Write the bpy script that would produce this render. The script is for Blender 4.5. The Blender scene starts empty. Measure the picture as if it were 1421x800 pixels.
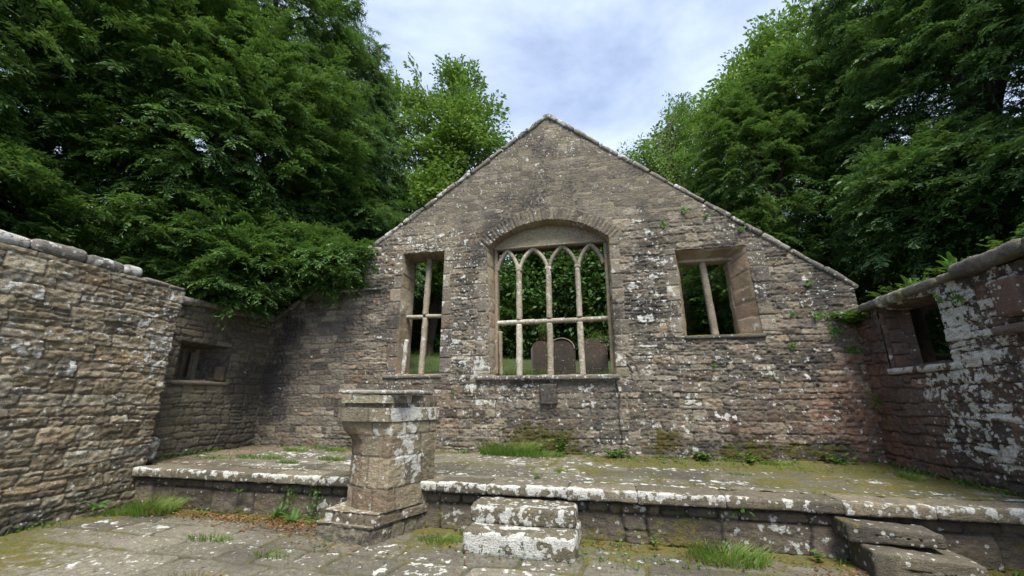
import bpy, math
import numpy as np
from mathutils import Matrix, Vector
R = math.radians
sc = bpy.context.scene
COL = sc.collection

# ------------------------------------------------------------------ camera
cam_d = bpy.data.cameras.new('camera'); cam = bpy.data.objects.new('camera', cam_d); COL.objects.link(cam)
cam.location = (0.649, -8.102, 1.6)
cam.rotation_euler = (R(90 + 15.2), 0, R(13))
cam_d.sensor_width = 36; cam_d.lens = 36 * 560 / 1421
cam_d.clip_start = .05; cam_d.clip_end = 2000
sc.camera = cam

# ------------------------------------------------------------------ light
SUN_EL, SUN_AZ = R(60), R(157)       # azimuth clockwise from +Y
w = bpy.data.worlds.new('World'); sc.world = w; w.use_nodes = True
nt = w.node_tree; nt.nodes.clear()
def wn(t, **k):
    n = nt.nodes.new(t)
    for a, b in k.items(): setattr(n, a, b)
    return n
sky = wn('ShaderNodeTexSky', sky_type='NISHITA', sun_disc=False, sun_elevation=SUN_EL, sun_rotation=SUN_AZ)
sky.air_density = 1.0; sky.dust_density = 1.5; sky.ozone_density = 2.0
tc = wn('ShaderNodeTexCoord'); mp = wn('ShaderNodeMapping'); mp.inputs['Scale'].default_value = (1, 1, 2.2)
mp.inputs['Location'].default_value = (.35, .1, .2)
nz = wn('ShaderNodeTexNoise'); nz.inputs['Scale'].default_value = 1.5; nz.inputs['Detail'].default_value = 9; nz.inputs['Roughness'].default_value = .56; nz.inputs['Distortion'].default_value = .3
rp = wn('ShaderNodeValToRGB'); rp.color_ramp.elements[0].position = .36; rp.color_ramp.elements[1].position = .68
rp.color_ramp.elements[0].color = (.30, .30, .30, 1); rp.color_ramp.elements[1].color = (1, 1, 1, 1)
mx = wn('ShaderNodeMix', data_type='RGBA'); mx.inputs['B'].default_value = (5.9, 6.8, 8.8, 1)
bg = wn('ShaderNodeBackground'); bg.inputs['Strength'].default_value = .080
out = wn('ShaderNodeOutputWorld')
L = nt.links.new
L(tc.outputs['Generated'], mp.inputs['Vector']); L(mp.outputs[0], nz.inputs['Vector']); L(nz.outputs['Fac'], rp.inputs['Fac'])
L(rp.outputs['Color'], mx.inputs['Factor']); L(sky.outputs[0], mx.inputs['A']); L(mx.outputs['Result'], bg.inputs['Color']); L(bg.outputs[0], out.inputs['Surface'])
sd = bpy.data.lights.new('sun', 'SUN'); sun = bpy.data.objects.new('sun', sd); COL.objects.link(sun)
sd.energy = 2.8; sd.angle = R(24); sd.color = (1, .95, .86)
dirv = Vector((math.sin(SUN_AZ) * math.cos(SUN_EL), math.cos(SUN_AZ) * math.cos(SUN_EL), math.sin(SUN_EL)))
sun.rotation_euler = dirv.to_track_quat('Z', 'Y').to_euler()
sc.view_settings.view_transform = 'Standard'; sc.view_settings.look = 'None'
sc.view_settings.gamma = 1; sc.view_settings.use_curve_mapping = False
sc.view_settings.exposure = 1.30

# ------------------------------------------------------------------ noise
def hsh(ix, iy=0, iz=0, seed=0):
    with np.errstate(over='ignore'):
        h = (np.asarray(ix).astype(np.int64).astype(np.uint32) * np.uint32(374761393)
             + np.asarray(iy).astype(np.int64).astype(np.uint32) * np.uint32(668265263)
             + np.asarray(iz).astype(np.int64).astype(np.uint32) * np.uint32(2147483647 - 95)
             + np.uint32((seed * 1274126177 + 12345) & 0xffffffff))
        h = (h ^ (h >> np.uint32(13))) * np.uint32(1274126177)
        h = (h ^ (h >> np.uint32(15))) * np.uint32(2246822519)
        h = h ^ (h >> np.uint32(16))
    return h.astype(np.float64) / 4294967295.0
def vn(x, y, z=0.0, seed=0):
    x, y, z = np.broadcast_arrays(np.asarray(x, float), y, z)
    ix, iy, iz = np.floor(x), np.floor(y), np.floor(z)
    fx, fy, fz = x - ix, y - iy, z - iz
    fx, fy, fz = [f * f * (3 - 2 * f) for f in (fx, fy, fz)]
    r = 0
    for a in (0, 1):
        for b in (0, 1):
            for c in (0, 1):
                r = r + hsh(ix + a, iy + b, iz + c, seed) * (fx if a else 1 - fx) * (fy if b else 1 - fy) * (fz if c else 1 - fz)
    return r * 2 - 1
def fbm(x, y, z=0.0, oct=3, seed=0):
    r, a, f = 0, 1., 1.
    for i in range(oct):
        r = r + a * vn(np.asarray(x) * f, np.asarray(y) * f, np.asarray(z) * f, seed + i * 17); a *= .5; f *= 2.03
    return r / 1.75
def sstep(a, b, x):
    t = np.clip((x - a) / (b - a), 0, 1); return t * t * (3 - 2 * t)

# ------------------------------------------------------------------ mesh / object helpers
def mk(name, V, F, mat, parent=None, A=None, Z=None, smooth=True, base=None):
    """V (n,3) world coords, F (m,k) equal-sided faces; A,Z per-vertex RGBA."""
    V = np.asarray(V, np.float32); F = np.asarray(F, np.int32)
    o_ = np.zeros(3, np.float32)
    if parent is not None:
        p = parent
        while p is not None: o_ += np.array(p.location, np.float32); p = p.parent
    loc = np.zeros(3, np.float32)
    if parent is None or base is not None:
        loc = np.array(base if base is not None else ((V[:, 0].min() + V[:, 0].max()) / 2, (V[:, 1].min() + V[:, 1].max()) / 2, V[:, 2].min()), np.float32)
        loc = loc - o_
    me = bpy.data.meshes.new(name)
    W = V - o_ - loc
    k = F.shape[1]
    me.vertices.add(len(W)); me.vertices.foreach_set('co', W.ravel())
    me.loops.add(F.size); me.loops.foreach_set('vertex_index', F.ravel())
    me.polygons.add(len(F)); me.polygons.foreach_set('loop_start', np.arange(0, F.size, k, dtype=np.int32))
    me.update(calc_edges=True)
    me.polygons.foreach_set('use_smooth', np.full(len(F), smooth))
    for nm, D in (('A', A), ('Z', Z)):
        if D is not None:
            at = me.attributes.new(nm, 'FLOAT_COLOR', 'POINT')
            D = np.broadcast_to(np.asarray(D, np.float32), (len(W), 4))
            at.data.foreach_set('color', np.ascontiguousarray(D).ravel())
    me.materials.append(mat)
    o = bpy.data.objects.new(name, me); COL.objects.link(o)
    o.location = loc.tolist()
    if parent is not None: o.parent = parent
    return o
def tag(o, label=None, cat=None, group=None, kind=None):
    if label: o['label'] = label
    if cat: o['category'] = cat
    if group: o['group'] = group
    if kind: o['kind'] = kind
    return o
def thing(name, loc, label, cat, group=None, kind='thing'):
    o = bpy.data.objects.new(name, None); COL.objects.link(o); o.location = loc; o.empty_display_size = .2
    return tag(o, label, cat, group, kind)
class Acc:                                   # collects quads for one mesh
    def __init__(s): s.V, s.F, s.A, s.Z, s.n = [], [], [], [], 0
    def add(s, V, F, A=(.5, 0, .5, 0), Z=(0, 0, 0, 0)):
        V = np.asarray(V, float)
        s.V.append(V); s.F.append(np.asarray(F) + s.n); s.n += len(V)
        s.A.append(np.broadcast_to(np.asarray(A, float), (len(V), 4))); s.Z.append(np.broadcast_to(np.asarray(Z, float), (len(V), 4)))
    def build(s, name, mat, parent=None, smooth=True, base=None):
        return mk(name, np.concatenate(s.V), np.concatenate(s.F), mat, parent, np.concatenate(s.A), np.concatenate(s.Z), smooth, base)

# ------------------------------------------------------------------ materials
def newmat(name):
    m = bpy.data.materials.new(name); m.use_nodes = True; m.node_tree.nodes.clear(); return m
class NG:
    def __init__(s, m): s.t = m.node_tree
    def n(s, ty, ins=None, **k):
        n = s.t.nodes.new(ty)
        for a, b in k.items(): setattr(n, a, b)
        for a, b in (ins or {}).items():
            if isinstance(b, bpy.types.NodeSocket): s.t.links.new(b, n.inputs[a])
            else: n.inputs[a].default_value = b
        return n
    def math(s, op, a, b=0.0, c=0.0, clamp=False):
        return s.n('ShaderNodeMath', {0: a, 1: b, 2: c}, operation=op, use_clamp=clamp).outputs[0]
    def mix(s, f, a, b, mode='MIX'):
        return s.n('ShaderNodeMix', {'Factor': f, 'A': a, 'B': b}, data_type='RGBA', blend_type=mode).outputs['Result']
    def noise(s, v, scale, det=4, rough=.55, dist=0.0):
        return s.n('ShaderNodeTexNoise', {'Vector': v, 'Scale': scale, 'Detail': det, 'Roughness': rough, 'Distortion': dist}).outputs['Fac']
    def ramp(s, f, stops, interp='LINEAR'):
        n = s.n('ShaderNodeValToRGB', {'Fac': f}); cr = n.color_ramp; cr.interpolation = interp
        while len(cr.elements) < len(stops): cr.elements.new(.5)
        for e, (p, c) in zip(cr.elements, stops): e.position = p; e.color = (*c, 1) if len(c) == 3 else c
        return n.outputs['Color']
    def step(s, x, lo, hi):
        return s.n('ShaderNodeMapRange', {'Value': x, 'From Min': lo, 'From Max': hi}, interpolation_type='SMOOTHSTEP').outputs['Result']
def stone_mat(name, cols, mortar=(.13, .115, .09), bump=.5, fine=1.0, contrast=.55, mossc=(.085, .085, .018), stain=.5, spots=1.0, mk=1.0):
    m = newmat(name); g = NG(m)
    pos = g.n('ShaderNodeNewGeometry').outputs['Position']
    A = g.n('ShaderNodeSeparateColor', {'Color': g.n('ShaderNodeAttribute', attribute_name='A').outputs['Color']})
    Zn = g.n('ShaderNodeAttribute', attribute_name='Z'); Zc = g.n('ShaderNodeSeparateColor', {'Color': Zn.outputs['Color']})
    r1, mort, r2 = A.outputs[0], A.outputs[1], A.outputs[2]
    lich, moss, red, dark = Zc.outputs[0], Zc.outputs[1], Zc.outputs[2], Zn.outputs['Alpha']
    n1 = g.noise(pos, 2.3 * fine, 5, .6); n2 = g.noise(pos, 16 * fine, 8, .68); n3 = g.noise(pos, 60 * fine, 5, .7); n4 = g.noise(pos, .8, 4, .6); n6 = g.noise(pos, 120 * fine, 3, .7)
    mp = g.n('ShaderNodeMapping', {'Vector': pos, 'Scale': (1, 1, 3.2)}).outputs[0]
    n5 = g.noise(mp, 14 * fine, 6, .7, .6)                              # bedding streaks
    idx = g.math('ADD', g.math('MULTIPLY', g.math('SUBTRACT', n2, .5), .55), g.math('ADD', r1, g.math('MULTIPLY', g.math('SUBTRACT', n1, .5), .45)))
    k = len(cols) - 1
    base = g.ramp(idx, [(i / k, c) for i, c in enumerate(cols)])
    val = g.math('ADD', 1 - contrast * .5, g.math('MULTIPLY', r2, contrast))
    val = g.math('MULTIPLY', val, g.math('ADD', .40, g.math('MULTIPLY', n5, 1.2)))
    val = g.math('MULTIPLY', val, g.math('ADD', .25, g.math('MULTIPLY', n3, 1.5)))
    val = g.math('MULTIPLY', val, g.math('ADD', .2, g.math('MULTIPLY', n6, 1.6)))
    val = g.math('MULTIPLY', val, g.math('ADD', .3, g.math('MULTIPLY', n2, 1.4)))
    base = g.mix(1.0, base, g.n('ShaderNodeCombineColor', {0: val, 1: val, 2: val}).outputs[0], 'MULTIPLY')
    base = g.mix(g.math('MULTIPLY', red, g.step(n2, .38, .58)), base, (.27, .105, .055, 1))
    base = g.mix(g.math('MULTIPLY', mort, g.math('ADD', .25, g.math('MULTIPLY', g.step(n1, .35, .6), .65))), base, g.mix(n2, tuple(c * .45 for c in mortar) + (1,), tuple(c * 1.5 for c in mortar) + (1,)))
    st = g.math('MULTIPLY', g.step(g.math('ADD', n4, g.math('MULTIPLY', g.math('SUBTRACT', n2, .5), .5)), .5, .66), stain)
    st = g.math('ADD', st, g.math('MULTIPLY', dark, g.step(n2, .3, .6)), clamp=True)
    base = g.mix(st, base, g.mix(n2, (.018, .017, .017, 1), (.07, .064, .058, 1)))
    # ochre lichen
    och = g.math('MULTIPLY', g.step(g.noise(pos, 7 * fine, 5, .6), .66, .72), .55)
    base = g.mix(och, base, (.26, .14, .035, 1))
    # grey-white crust lichen : broad blotches and small round spots
    nl = g.math('ADD', g.noise(pos, 8.5 * fine, 5, .58, .05), g.math('MULTIPLY', g.math('SUBTRACT', g.noise(pos, 1.7, 3), .5), .3))
    nl = g.math('ADD', nl, g.math('ADD', g.math('MULTIPLY', g.math('SUBTRACT', g.math('FRACT', g.math('MULTIPLY', r1, 7.0)), .5), .16), g.math('MULTIPLY', mort, -.09)))
    nl = g.math('ADD', nl, g.math('MULTIPLY', g.math('SUBTRACT', n6, .5), .12))
    thr = g.math('SUBTRACT', .80, g.math('MULTIPLY', lich, .40))
    blot = g.step(g.math('SUBTRACT', nl, thr), -.015, .03)
    blot = g.math('MULTIPLY', blot, g.step(lich, .0, .05))
    vo = g.n('ShaderNodeTexVoronoi', {'Vector': pos, 'Scale': 7.5 * fine, 'Randomness': 1.0})
    vr = g.n('ShaderNodeSeparateColor', {'Color': vo.outputs['Color']})
    rad = g.math('MULTIPLY', g.step(g.math('SUBTRACT', vr.outputs[0], g.math('SUBTRACT', .95, g.math('MULTIPLY', lich, .5))), 0, .6), .42)
    dist_ = g.math('ADD', vo.outputs['Distance'], g.math('MULTIPLY', g.math('SUBTRACT', n2, .5), .25))
    spot = g.step(g.math('SUBTRACT', rad, dist_), -.03, .03)
    spot = g.math('MULTIPLY', g.math('MULTIPLY', spot, g.step(rad, .01, .06)), g.math('LESS_THAN', vr.outputs[2], spots))
    vo2 = g.n('ShaderNodeTexVoronoi', {'Vector': pos, 'Scale': 19.0 * fine, 'Randomness': 1.0})
    vr2 = g.n('ShaderNodeSeparateColor', {'Color': vo2.outputs['Color']})
    rad2 = g.math('MULTIPLY', g.step(g.math('SUBTRACT', vr2.outputs[1], g.math('SUBTRACT', .97, g.math('MULTIPLY', lich, .75))), 0, .4), .40)
    spot2 = g.math('MULTIPLY', g.step(g.math('SUBTRACT', rad2, g.math('ADD', vo2.outputs['Distance'], g.math('MULTIPLY', g.math('SUBTRACT', n3, .5), .25))), -.04, .04), g.step(rad2, .01, .06))
    lm = g.math('MAXIMUM', blot, g.math('MAXIMUM', spot, g.math('MULTIPLY', spot2, .85)))
    lm = g.math('MULTIPLY', lm, g.math('ADD', .45, g.math('MULTIPLY', g.step(n3, .35, .6), .55)))
    base = g.mix(lm, base, g.mix(g.noise(pos, 22, 4), (.36, .36, .31, 1), (.66, .67, .64, 1)))
    # moss
    nm = g.math('ADD', g.noise(pos, 5.5 * fine, 8, .72), g.math('ADD', g.math('MULTIPLY', g.math('SUBTRACT', n3, .5), .35), g.math('MULTIPLY', g.math('SUBTRACT', n1, .5), .35)))
    mm = g.step(g.math('SUBTRACT', nm, g.math('SUBTRACT', .82, g.math('MULTIPLY', moss, .46))), -.05, .10)
    mm = g.math('MULTIPLY', mm, g.step(moss, .0, .06))
    mc = g.mix(g.step(g.noise(pos, 3.1, 5), .35, .65), mossc + (1,), (.17, .105, .03, 1)); mc = g.mix(g.step(n2, .42, .6), mc, (.055, .07, .016, 1)); mc = g.mix(g.step(n6, .4, .62), mc, (.17, .16, .05, 1))
    mc = g.mix(1.0, mc, (mk, mk, mk * .9, 1), 'MULTIPLY'); base = g.mix(mm, base, mc)
    h = g.math('ADD', g.math('MULTIPLY', n5, 1.0), g.math('ADD', g.math('MULTIPLY', n3, .45), g.math('MULTIPLY', n2, .6)))
    h = g.math('ADD', h, g.math('MULTIPLY', mm, g.math('MULTIPLY', n3, 1.4)))
    bp = g.n('ShaderNodeBump', {'Height': h, 'Strength': bump, 'Distance': .055}).outputs[0]
    b = g.n('ShaderNodeBsdfPrincipled', {'Base Color': base, 'Roughness': .92, 'Normal': bp}); b.inputs['Specular IOR Level'].default_value = .25
    g.n('ShaderNodeOutputMaterial', {'Surface': b.outputs[0]}); return m
def leaf_mat(name, dark, light, tip, transl=.3, rough=.5, spec=.3):
    m = newmat(name); g = NG(m)
    A = g.n('ShaderNodeSeparateColor', {'Color': g.n('ShaderNodeAttribute', attribute_name='A').outputs['Color']})
    pos = g.n('ShaderNodeNewGeometry').outputs['Position']
    n = g.math('ADD', g.math('MULTIPLY', g.noise(pos, 1.1, 3), .5), g.math('MULTIPLY', g.noise(pos, .33, 2), .5)); n2 = g.noise(pos, 9, 3)
    f = g.math('ADD', g.math('MULTIPLY', A.outputs[0], .55), g.math('MULTIPLY', g.math('SUBTRACT', n, .36), 1.6), clamp=True)
    c = g.mix(f, dark + (1,), light + (1,)); c = g.mix(g.math('MULTIPLY', A.outputs[1], g.step(n2, .3, .7)), c, tip + (1,))
    b = g.n('ShaderNodeBsdfPrincipled', {'Base Color': c, 'Roughness': rough}); b.inputs['Specular IOR Level'].default_value = spec
    t = g.n('ShaderNodeBsdfTranslucent', {'Color': g.mix(.5, c, (.12, .2, .02, 1))})
    mxs = g.n('ShaderNodeMixShader', {0: transl, 1: b.outputs[0], 2: t.outputs[0]})
    g.n('ShaderNodeOutputMaterial', {'Surface': mxs.outputs[0]}); return m
def plain_mat(name, c1, c2, scale=8, rough=.9, bump=.4):
    m = newmat(name); g = NG(m); pos = g.n('ShaderNodeNewGeometry').outputs['Position']
    n = g.noise(pos, scale, 8, .65); c = g.ramp(n, [(.3, c1), (.7, c2)])
    bp = g.n('ShaderNodeBump', {'Height': n, 'Strength': bump, 'Distance': .03}).outputs[0]
    b = g.n('ShaderNodeBsdfPrincipled', {'Base Color': c, 'Roughness': rough, 'Normal': bp})
    g.n('ShaderNodeOutputMaterial', {'Surface': b.outputs[0]}); return m

M_GABLE = stone_mat('gable_rubble', [(0.086, 0.077, 0.065), (0.144, 0.128, 0.100), (0.204, 0.174, 0.120), (0.125, 0.109, 0.090), (0.250, 0.220, 0.166), (0.190, 0.141, 0.090), (0.109, 0.095, 0.084)], mortar=(.125, .11, .088), contrast=.9, stain=.8, mk=.5)
M_TAN = stone_mat('tan_rubble', [(0.110, 0.088, 0.059), (0.190, 0.155, 0.100), (0.249, 0.208, 0.137), (0.154, 0.129, 0.093), (0.293, 0.259, 0.186), (0.220, 0.160, 0.082), (0.190, 0.181, 0.152)], mortar=(.17, .145, .105), contrast=.9, stain=.6, mk=.5)
M_DARKW = stone_mat('dark_rubble', [(0.096, 0.084, 0.064), (0.160, 0.140, 0.096), (0.192, 0.164, 0.104), (0.128, 0.116, 0.092), (0.224, 0.192, 0.128)], mortar=(.12, .105, .075), contrast=.5, mk=.5)
M_RED = stone_mat('ruddy_block', [(0.089, 0.067, 0.054), (0.152, 0.103, 0.076), (0.196, 0.114, 0.079), (0.124, 0.094, 0.079), (0.205, 0.145, 0.109)], mortar=(.07, .06, .05), contrast=.5, mk=.5)
M_DRESS = stone_mat('dressed_sandstone', [(0.203, 0.172, 0.113), (0.276, 0.241, 0.157), (0.236, 0.185, 0.129), (0.308, 0.285, 0.204)], mortar=(.12, .10, .08), contrast=.3, stain=.35, bump=.3)
M_WOODY = stone_mat('weathered_mullion_stone', [(.22, .19, .14), (.35, .31, .235), (.27, .225, .165), (.40, .37, .30)], mortar=(.12, .10, .08), contrast=.5, stain=.5, bump=.5)
M_COPE = stone_mat('coping_sandstone', [(.13, .12, .105), (.20, .18, .155), (.26, .235, .20), (.16, .14, .125)], mortar=(.08, .07, .06), contrast=.4)
M_KERB = stone_mat('platform_sandstone', [(0.081, 0.072, 0.052), (0.134, 0.117, 0.081), (0.175, 0.149, 0.103), (0.108, 0.096, 0.071)], mortar=(.05, .045, .035), contrast=.5, spots=.25)
M_PULP = stone_mat('pulpit_sandstone', [(0.145, 0.122, 0.080), (0.224, 0.194, 0.126), (0.188, 0.153, 0.105), (0.259, 0.237, 0.160), (0.138, 0.118, 0.086)], mortar=(.10, .08, .06), contrast=.4, stain=.35)
M_FLAG = stone_mat('flagstone', [(0.084, 0.077, 0.059), (0.123, 0.113, 0.084), (0.153, 0.14, 0.105), (0.104, 0.093, 0.07)], mortar=(.05, .05, .025), contrast=.4, stain=.35, bump=.35, spots=.25, mk=.75)
M_GRAVE = stone_mat('gravestone_slate', [(.05, .042, .034), (.09, .072, .056), (.07, .055, .045)], contrast=.3, stain=.5)
M_SLATE = stone_mat('dark_slate', [(.035, .036, .04), (.06, .062, .068), (.045, .047, .05)], contrast=.8, stain=.5, fine=2.2)
M_YEW = leaf_mat('yew_needles', (.018, .062, .016), (.070, .170, .040), (.17, .27, .060), .34)
M_YEW2 = leaf_mat('dark_yew_needles', (.016, .055, .020), (.062, .150, .046), (.14, .235, .060), .32)
M_BROAD = leaf_mat('broad_leaves', (.06, .13, .018), (.12, .24, .035), (.24, .34, .07), .45)
M_HEDGE = leaf_mat('understorey_leaves', (.018, .055, .012), (.05, .125, .025), (.09, .19, .035), .3)
M_GRASS = leaf_mat('grass_blades', (.06, .13, .015), (.13, .27, .03), (.27, .29, .10), .35)
M_DRY = leaf_mat('straw_grass', (.16, .15, .05), (.26, .22, .09), (.33, .27, .13), .25)
M_FERN = leaf_mat('fern_fronds', (.035, .11, .015), (.07, .19, .03), (.13, .26, .04), .35)
M_WEED = leaf_mat('weed_leaves', (.035, .10, .015), (.07, .17, .025), (.16, .24, .04), .3)
M_BARK = plain_mat('bark', (.035, .026, .02), (.10, .075, .055), 12)
M_EARTH = plain_mat('turf_and_earth', (.02, .03, .01), (.05, .07, .018), 3)
M_LEAFF = leaf_mat('fallen_leaves', (.10, .04, .018), (.20, .085, .03), (.24, .15, .06), .15)

# ------------------------------------------------------------------ masonry height field
def masonry(S, Z, ch, ln, seed, gap=.012, depth=.03, warp=.03, rnd=.035, split=.2, tilt=.35, rough=1.0, mw=.016, rowz=None):
    rng = np.random.RandomState(seed)
    Zw = Z + warp * fbm(S * .9, Z * 1.6, 0, 3, seed) + rough * .012 * fbm(S * 5, Z * 6, 0, 3, seed + 5) + rough * .006 * fbm(S * 17, Z * 15, 0, 2, seed + 15)
    Sw = S + 1.2 * warp * fbm(S * 1.7 + 9, Z * 3.1, 0, 3, seed + 3) + rough * .014 * fbm(S * 6 + 3, Z * 9, 0, 3, seed + 7)
    z0, z1 = Zw.min() - .5, Zw.max() + .5
    rows = [z0]
    while rows[-1] < z1: rows.append(rows[-1] + ch * rng.uniform(.65, 1.45))
    if rowz is not None: rows = rowz
    rows = np.array(rows); k = np.clip(np.searchsorted(rows, Zw) - 1, 0, len(rows) - 2)
    lo, hi = rows[k], rows[k + 1]
    sl, sh, cid = np.zeros_like(S), np.ones_like(S), np.zeros(S.shape, int)
    s0, s1 = Sw.min() - 1, Sw.max() + 1
    for r in range(len(rows) - 1):
        m = k == r
        b = [s0 + rng.uniform(-.5, 0)]
        h = rows[r + 1] - rows[r]
        while b[-1] < s1: b.append(b[-1] + ln * rng.choice([.5, .8, 1., 1.3, 1.7]) * rng.uniform(.8, 1.2) * (.6 + .4 * h / ch))
        if not m.any(): continue
        b = np.array(b)
        sk = Sw[m] + .25 * (Zw[m] - rows[r]) * (hsh(np.floor(Sw[m] / ln / 2), r, 3, seed) - .5)
        j = np.clip(np.searchsorted(b, sk) - 1, 0, len(b) - 2)
        sl[m], sh[m], cid[m] = b[j] - sk, b[j + 1] - sk, j + r * 1000
    # thin pairs : some cells split horizontally
    u = hsh(cid, 1, 0, seed); fr = .35 + .3 * hsh(cid, 2, 0, seed)
    sp = (u < split) & ((sh - sl) < 9)
    zc = lo + (hi - lo) * fr
    up = sp & (Zw > zc); dn = sp & ~up
    lo = np.where(up, zc, lo); hi = np.where(dn, zc, hi); cid = cid * 2 + up
    dz = np.minimum(Zw - lo, hi - Zw); ds = np.minimum(-sl, sh)
    kk = 1 / rnd
    d = -np.log(np.exp(-kk * np.clip(dz, -.02, 1)) + np.exp(-kk * np.clip(ds, -.02, 1)) + 1e-9) / kk
    d = d + .006 * fbm(S * 14, Z * 14, 0, 2, seed + 8)
    e = np.clip((d - gap + rnd * .4) / rnd, 0, 3)
    prof = 1 - np.exp(-e * 2.2)
    crack = np.exp(-(np.clip(d, 0, 1) / .009) ** 2)
    r1, r2, r3, r4 = [hsh(cid, q, 5, seed) for q in (3, 4, 5, 6)]
    zz = (Zw - (lo + hi) / 2); ss = -(sl + sh) / 2
    off = (r3 - .5) * .5 * depth + tilt * depth * (zz / .1 * (r4 - .5) + ss / .2 * (hsh(cid, 7, 5, seed) - .5))
    hgt = prof * (depth + off) + rough * (.30 * depth * fbm(S * 5, Z * 12, r1 * 9, 3, seed + 2) * prof + .008 * fbm(S * 18, Z * 24, 0, 2, seed + 4) * (.4 + prof))
    hgt = hgt - .25 * depth * crack * (.3 + hsh(cid, 9, 5, seed))
    mort = 1 - sstep(.25 * mw, mw, d)
    return hgt, r1, r2, mort
def grid_faces(nu, nv):
    a = np.arange(nu * nv).reshape(nu, nv)
    return np.stack([a[:-1, :-1], a[1:, :-1], a[1:, 1:], a[:-1, 1:]], -1).reshape(-1, 4)
def pt_in_poly(X, Y, poly):
    ins = np.zeros(X.shape, bool); n = len(poly)
    for i in range(n):
        x1, y1 = poly[i]; x2, y2 = poly[(i + 1) % n]
        if y1 == y2: continue
        c = ((y1 > Y) != (y2 > Y)) & (X < (x2 - x1) * (Y - y1) / (y2 - y1) + x1)
        ins ^= c
    return ins
def dens(poly, step=.02, closed=True):
    poly = np.asarray(poly, float); o = []
    n = len(poly)
    for i in range(n if closed else n - 1):
        a, b = poly[i], poly[(i + 1) % n]; m = max(1, int(np.hypot(*(b - a)) / step))
        o.append(a + (b - a) * (np.arange(m) / m)[:, None])
    if not closed: o.append(poly[-1:])
    return np.concatenate(o)
def sheet(path, zr, res, mas, mat, name, parent, holes=(), zone=None, side=1, amp=None, offs=None, post=None):
    """masonry face following a plan path; holes = polygons in (s,z); returns obj"""
    path = np.asarray(path, float); seg = np.hypot(*(path[1:] - path[:-1]).T); cum = np.r_[0, np.cumsum(seg)]
    nu = int(cum[-1] / res) + 1; nv = int((zr[1] - zr[0]) / res) + 1
    s = np.linspace(0, cum[-1], nu); z = np.linspace(zr[0], zr[1], nv)
    S, Z = np.meshgrid(s, z, indexing='ij')
    px = np.interp(s, cum, path[:, 0]); py = np.interp(s, cum, path[:, 1])
    q = max(1, int(.03 / res)); idx = np.arange(nu)
    dx = px[np.clip(idx + q, 0, nu - 1)] - px[np.clip(idx - q, 0, nu - 1)]; dy = py[np.clip(idx + q, 0, nu - 1)] - py[np.clip(idx - q, 0, nu - 1)]
    l = np.hypot(dx, dy); nx, ny = side * dy / l, -side * dx / l
    H, r1, r2, mo = masonry(S, Z, **mas)
    if amp is not None: H = H * amp(S, Z); 
    if post is not None: H, r1, r2, mo = post(S, Z, H, r1, r2, mo)
    keep = np.ones(S.shape, bool)
    for h in holes:
        h = np.asarray(h, float); ins = pt_in_poly(S, Z, h)
        out = ~ins; nb = np.zeros_like(ins)
        nb[1:] |= out[:-1]; nb[:-1] |= out[1:]; nb[:, 1:] |= out[:, :-1]; nb[:, :-1] |= out[:, 1:]
        nb[1:, 1:] |= out[:-1, :-1]; nb[:-1, :-1] |= out[1:, 1:]; nb[1:, :-1] |= out[:-1, 1:]; nb[:-1, 1:] |= out[1:, :-1]
        sn = ins & nb; D = dens(h, .01)
        ii = np.argwhere(sn)
        for c in range(0, len(ii), 2000):
            q_ = ii[c:c + 2000]; P = np.stack([S[q_[:, 0], q_[:, 1]], Z[q_[:, 0], q_[:, 1]]], -1)
            best = ((P[:, None] - D[None]) ** 2).sum(-1).argmin(1)
            S[q_[:, 0], q_[:, 1]] = D[best, 0]; Z[q_[:, 0], q_[:, 1]] = D[best, 1]
            H[q_[:, 0], q_[:, 1]] = .012
        keep &= out | sn
    if offs is not None: H = H + offs(S, Z)
    X = np.interp(S, cum, path[:, 0]) + nx[:, None] * H; Y = np.interp(S, cum, path[:, 1]) + ny[:, None] * H
    V = np.stack([X, Y, Z], -1).reshape(-1, 3); F = grid_faces(nu, nv)
    if side < 0: F = F[:, ::-1]
    k = keep.ravel(); F = F[k[F].all(1)]
    A = np.stack([r1, mo, r2, np.ones_like(r1)], -1).reshape(-1, 4)
    Zo = np.zeros(S.shape + (4,))
    if zone is not None:
        for i, q_ in enumerate(zone(S, Z)): Zo[..., i] = q_
    Zo = Zo.reshape(-1, 4)
    used = np.zeros(len(V), bool); used[F] = True; mp_ = np.cumsum(used) - 1
    return V[used], mp_[F], A[used], Zo[used]
def cube_grid(seg):
    V, F, n = [], [], 0
    for ax in range(3):
        a, b = [(1, 2), (2, 0), (0, 1)][ax]; na, nb = seg[a], seg[b]
        for sg in (-1, 1):
            u = np.linspace(-1, 1, na + 1); v = np.linspace(-1, 1, nb + 1); U, W = np.meshgrid(u, v, indexing='ij')
            P = np.zeros(U.shape + (3,)); P[..., ax] = sg; P[..., a] = U; P[..., b] = W
            f = grid_faces(na + 1, nb + 1); f = f if sg > 0 else f[:, ::-1]
            V.append(P.reshape(-1, 3)); F.append(f + n); n += P.size // 3
    V = np.concatenate(V); F = np.concatenate(F)
    key = np.round(V * 1e5).astype(np.int64); _, i, inv = np.unique(key, axis=0, return_index=True, return_inverse=True)
    return V[i], inv.reshape(-1)[F]
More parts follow.
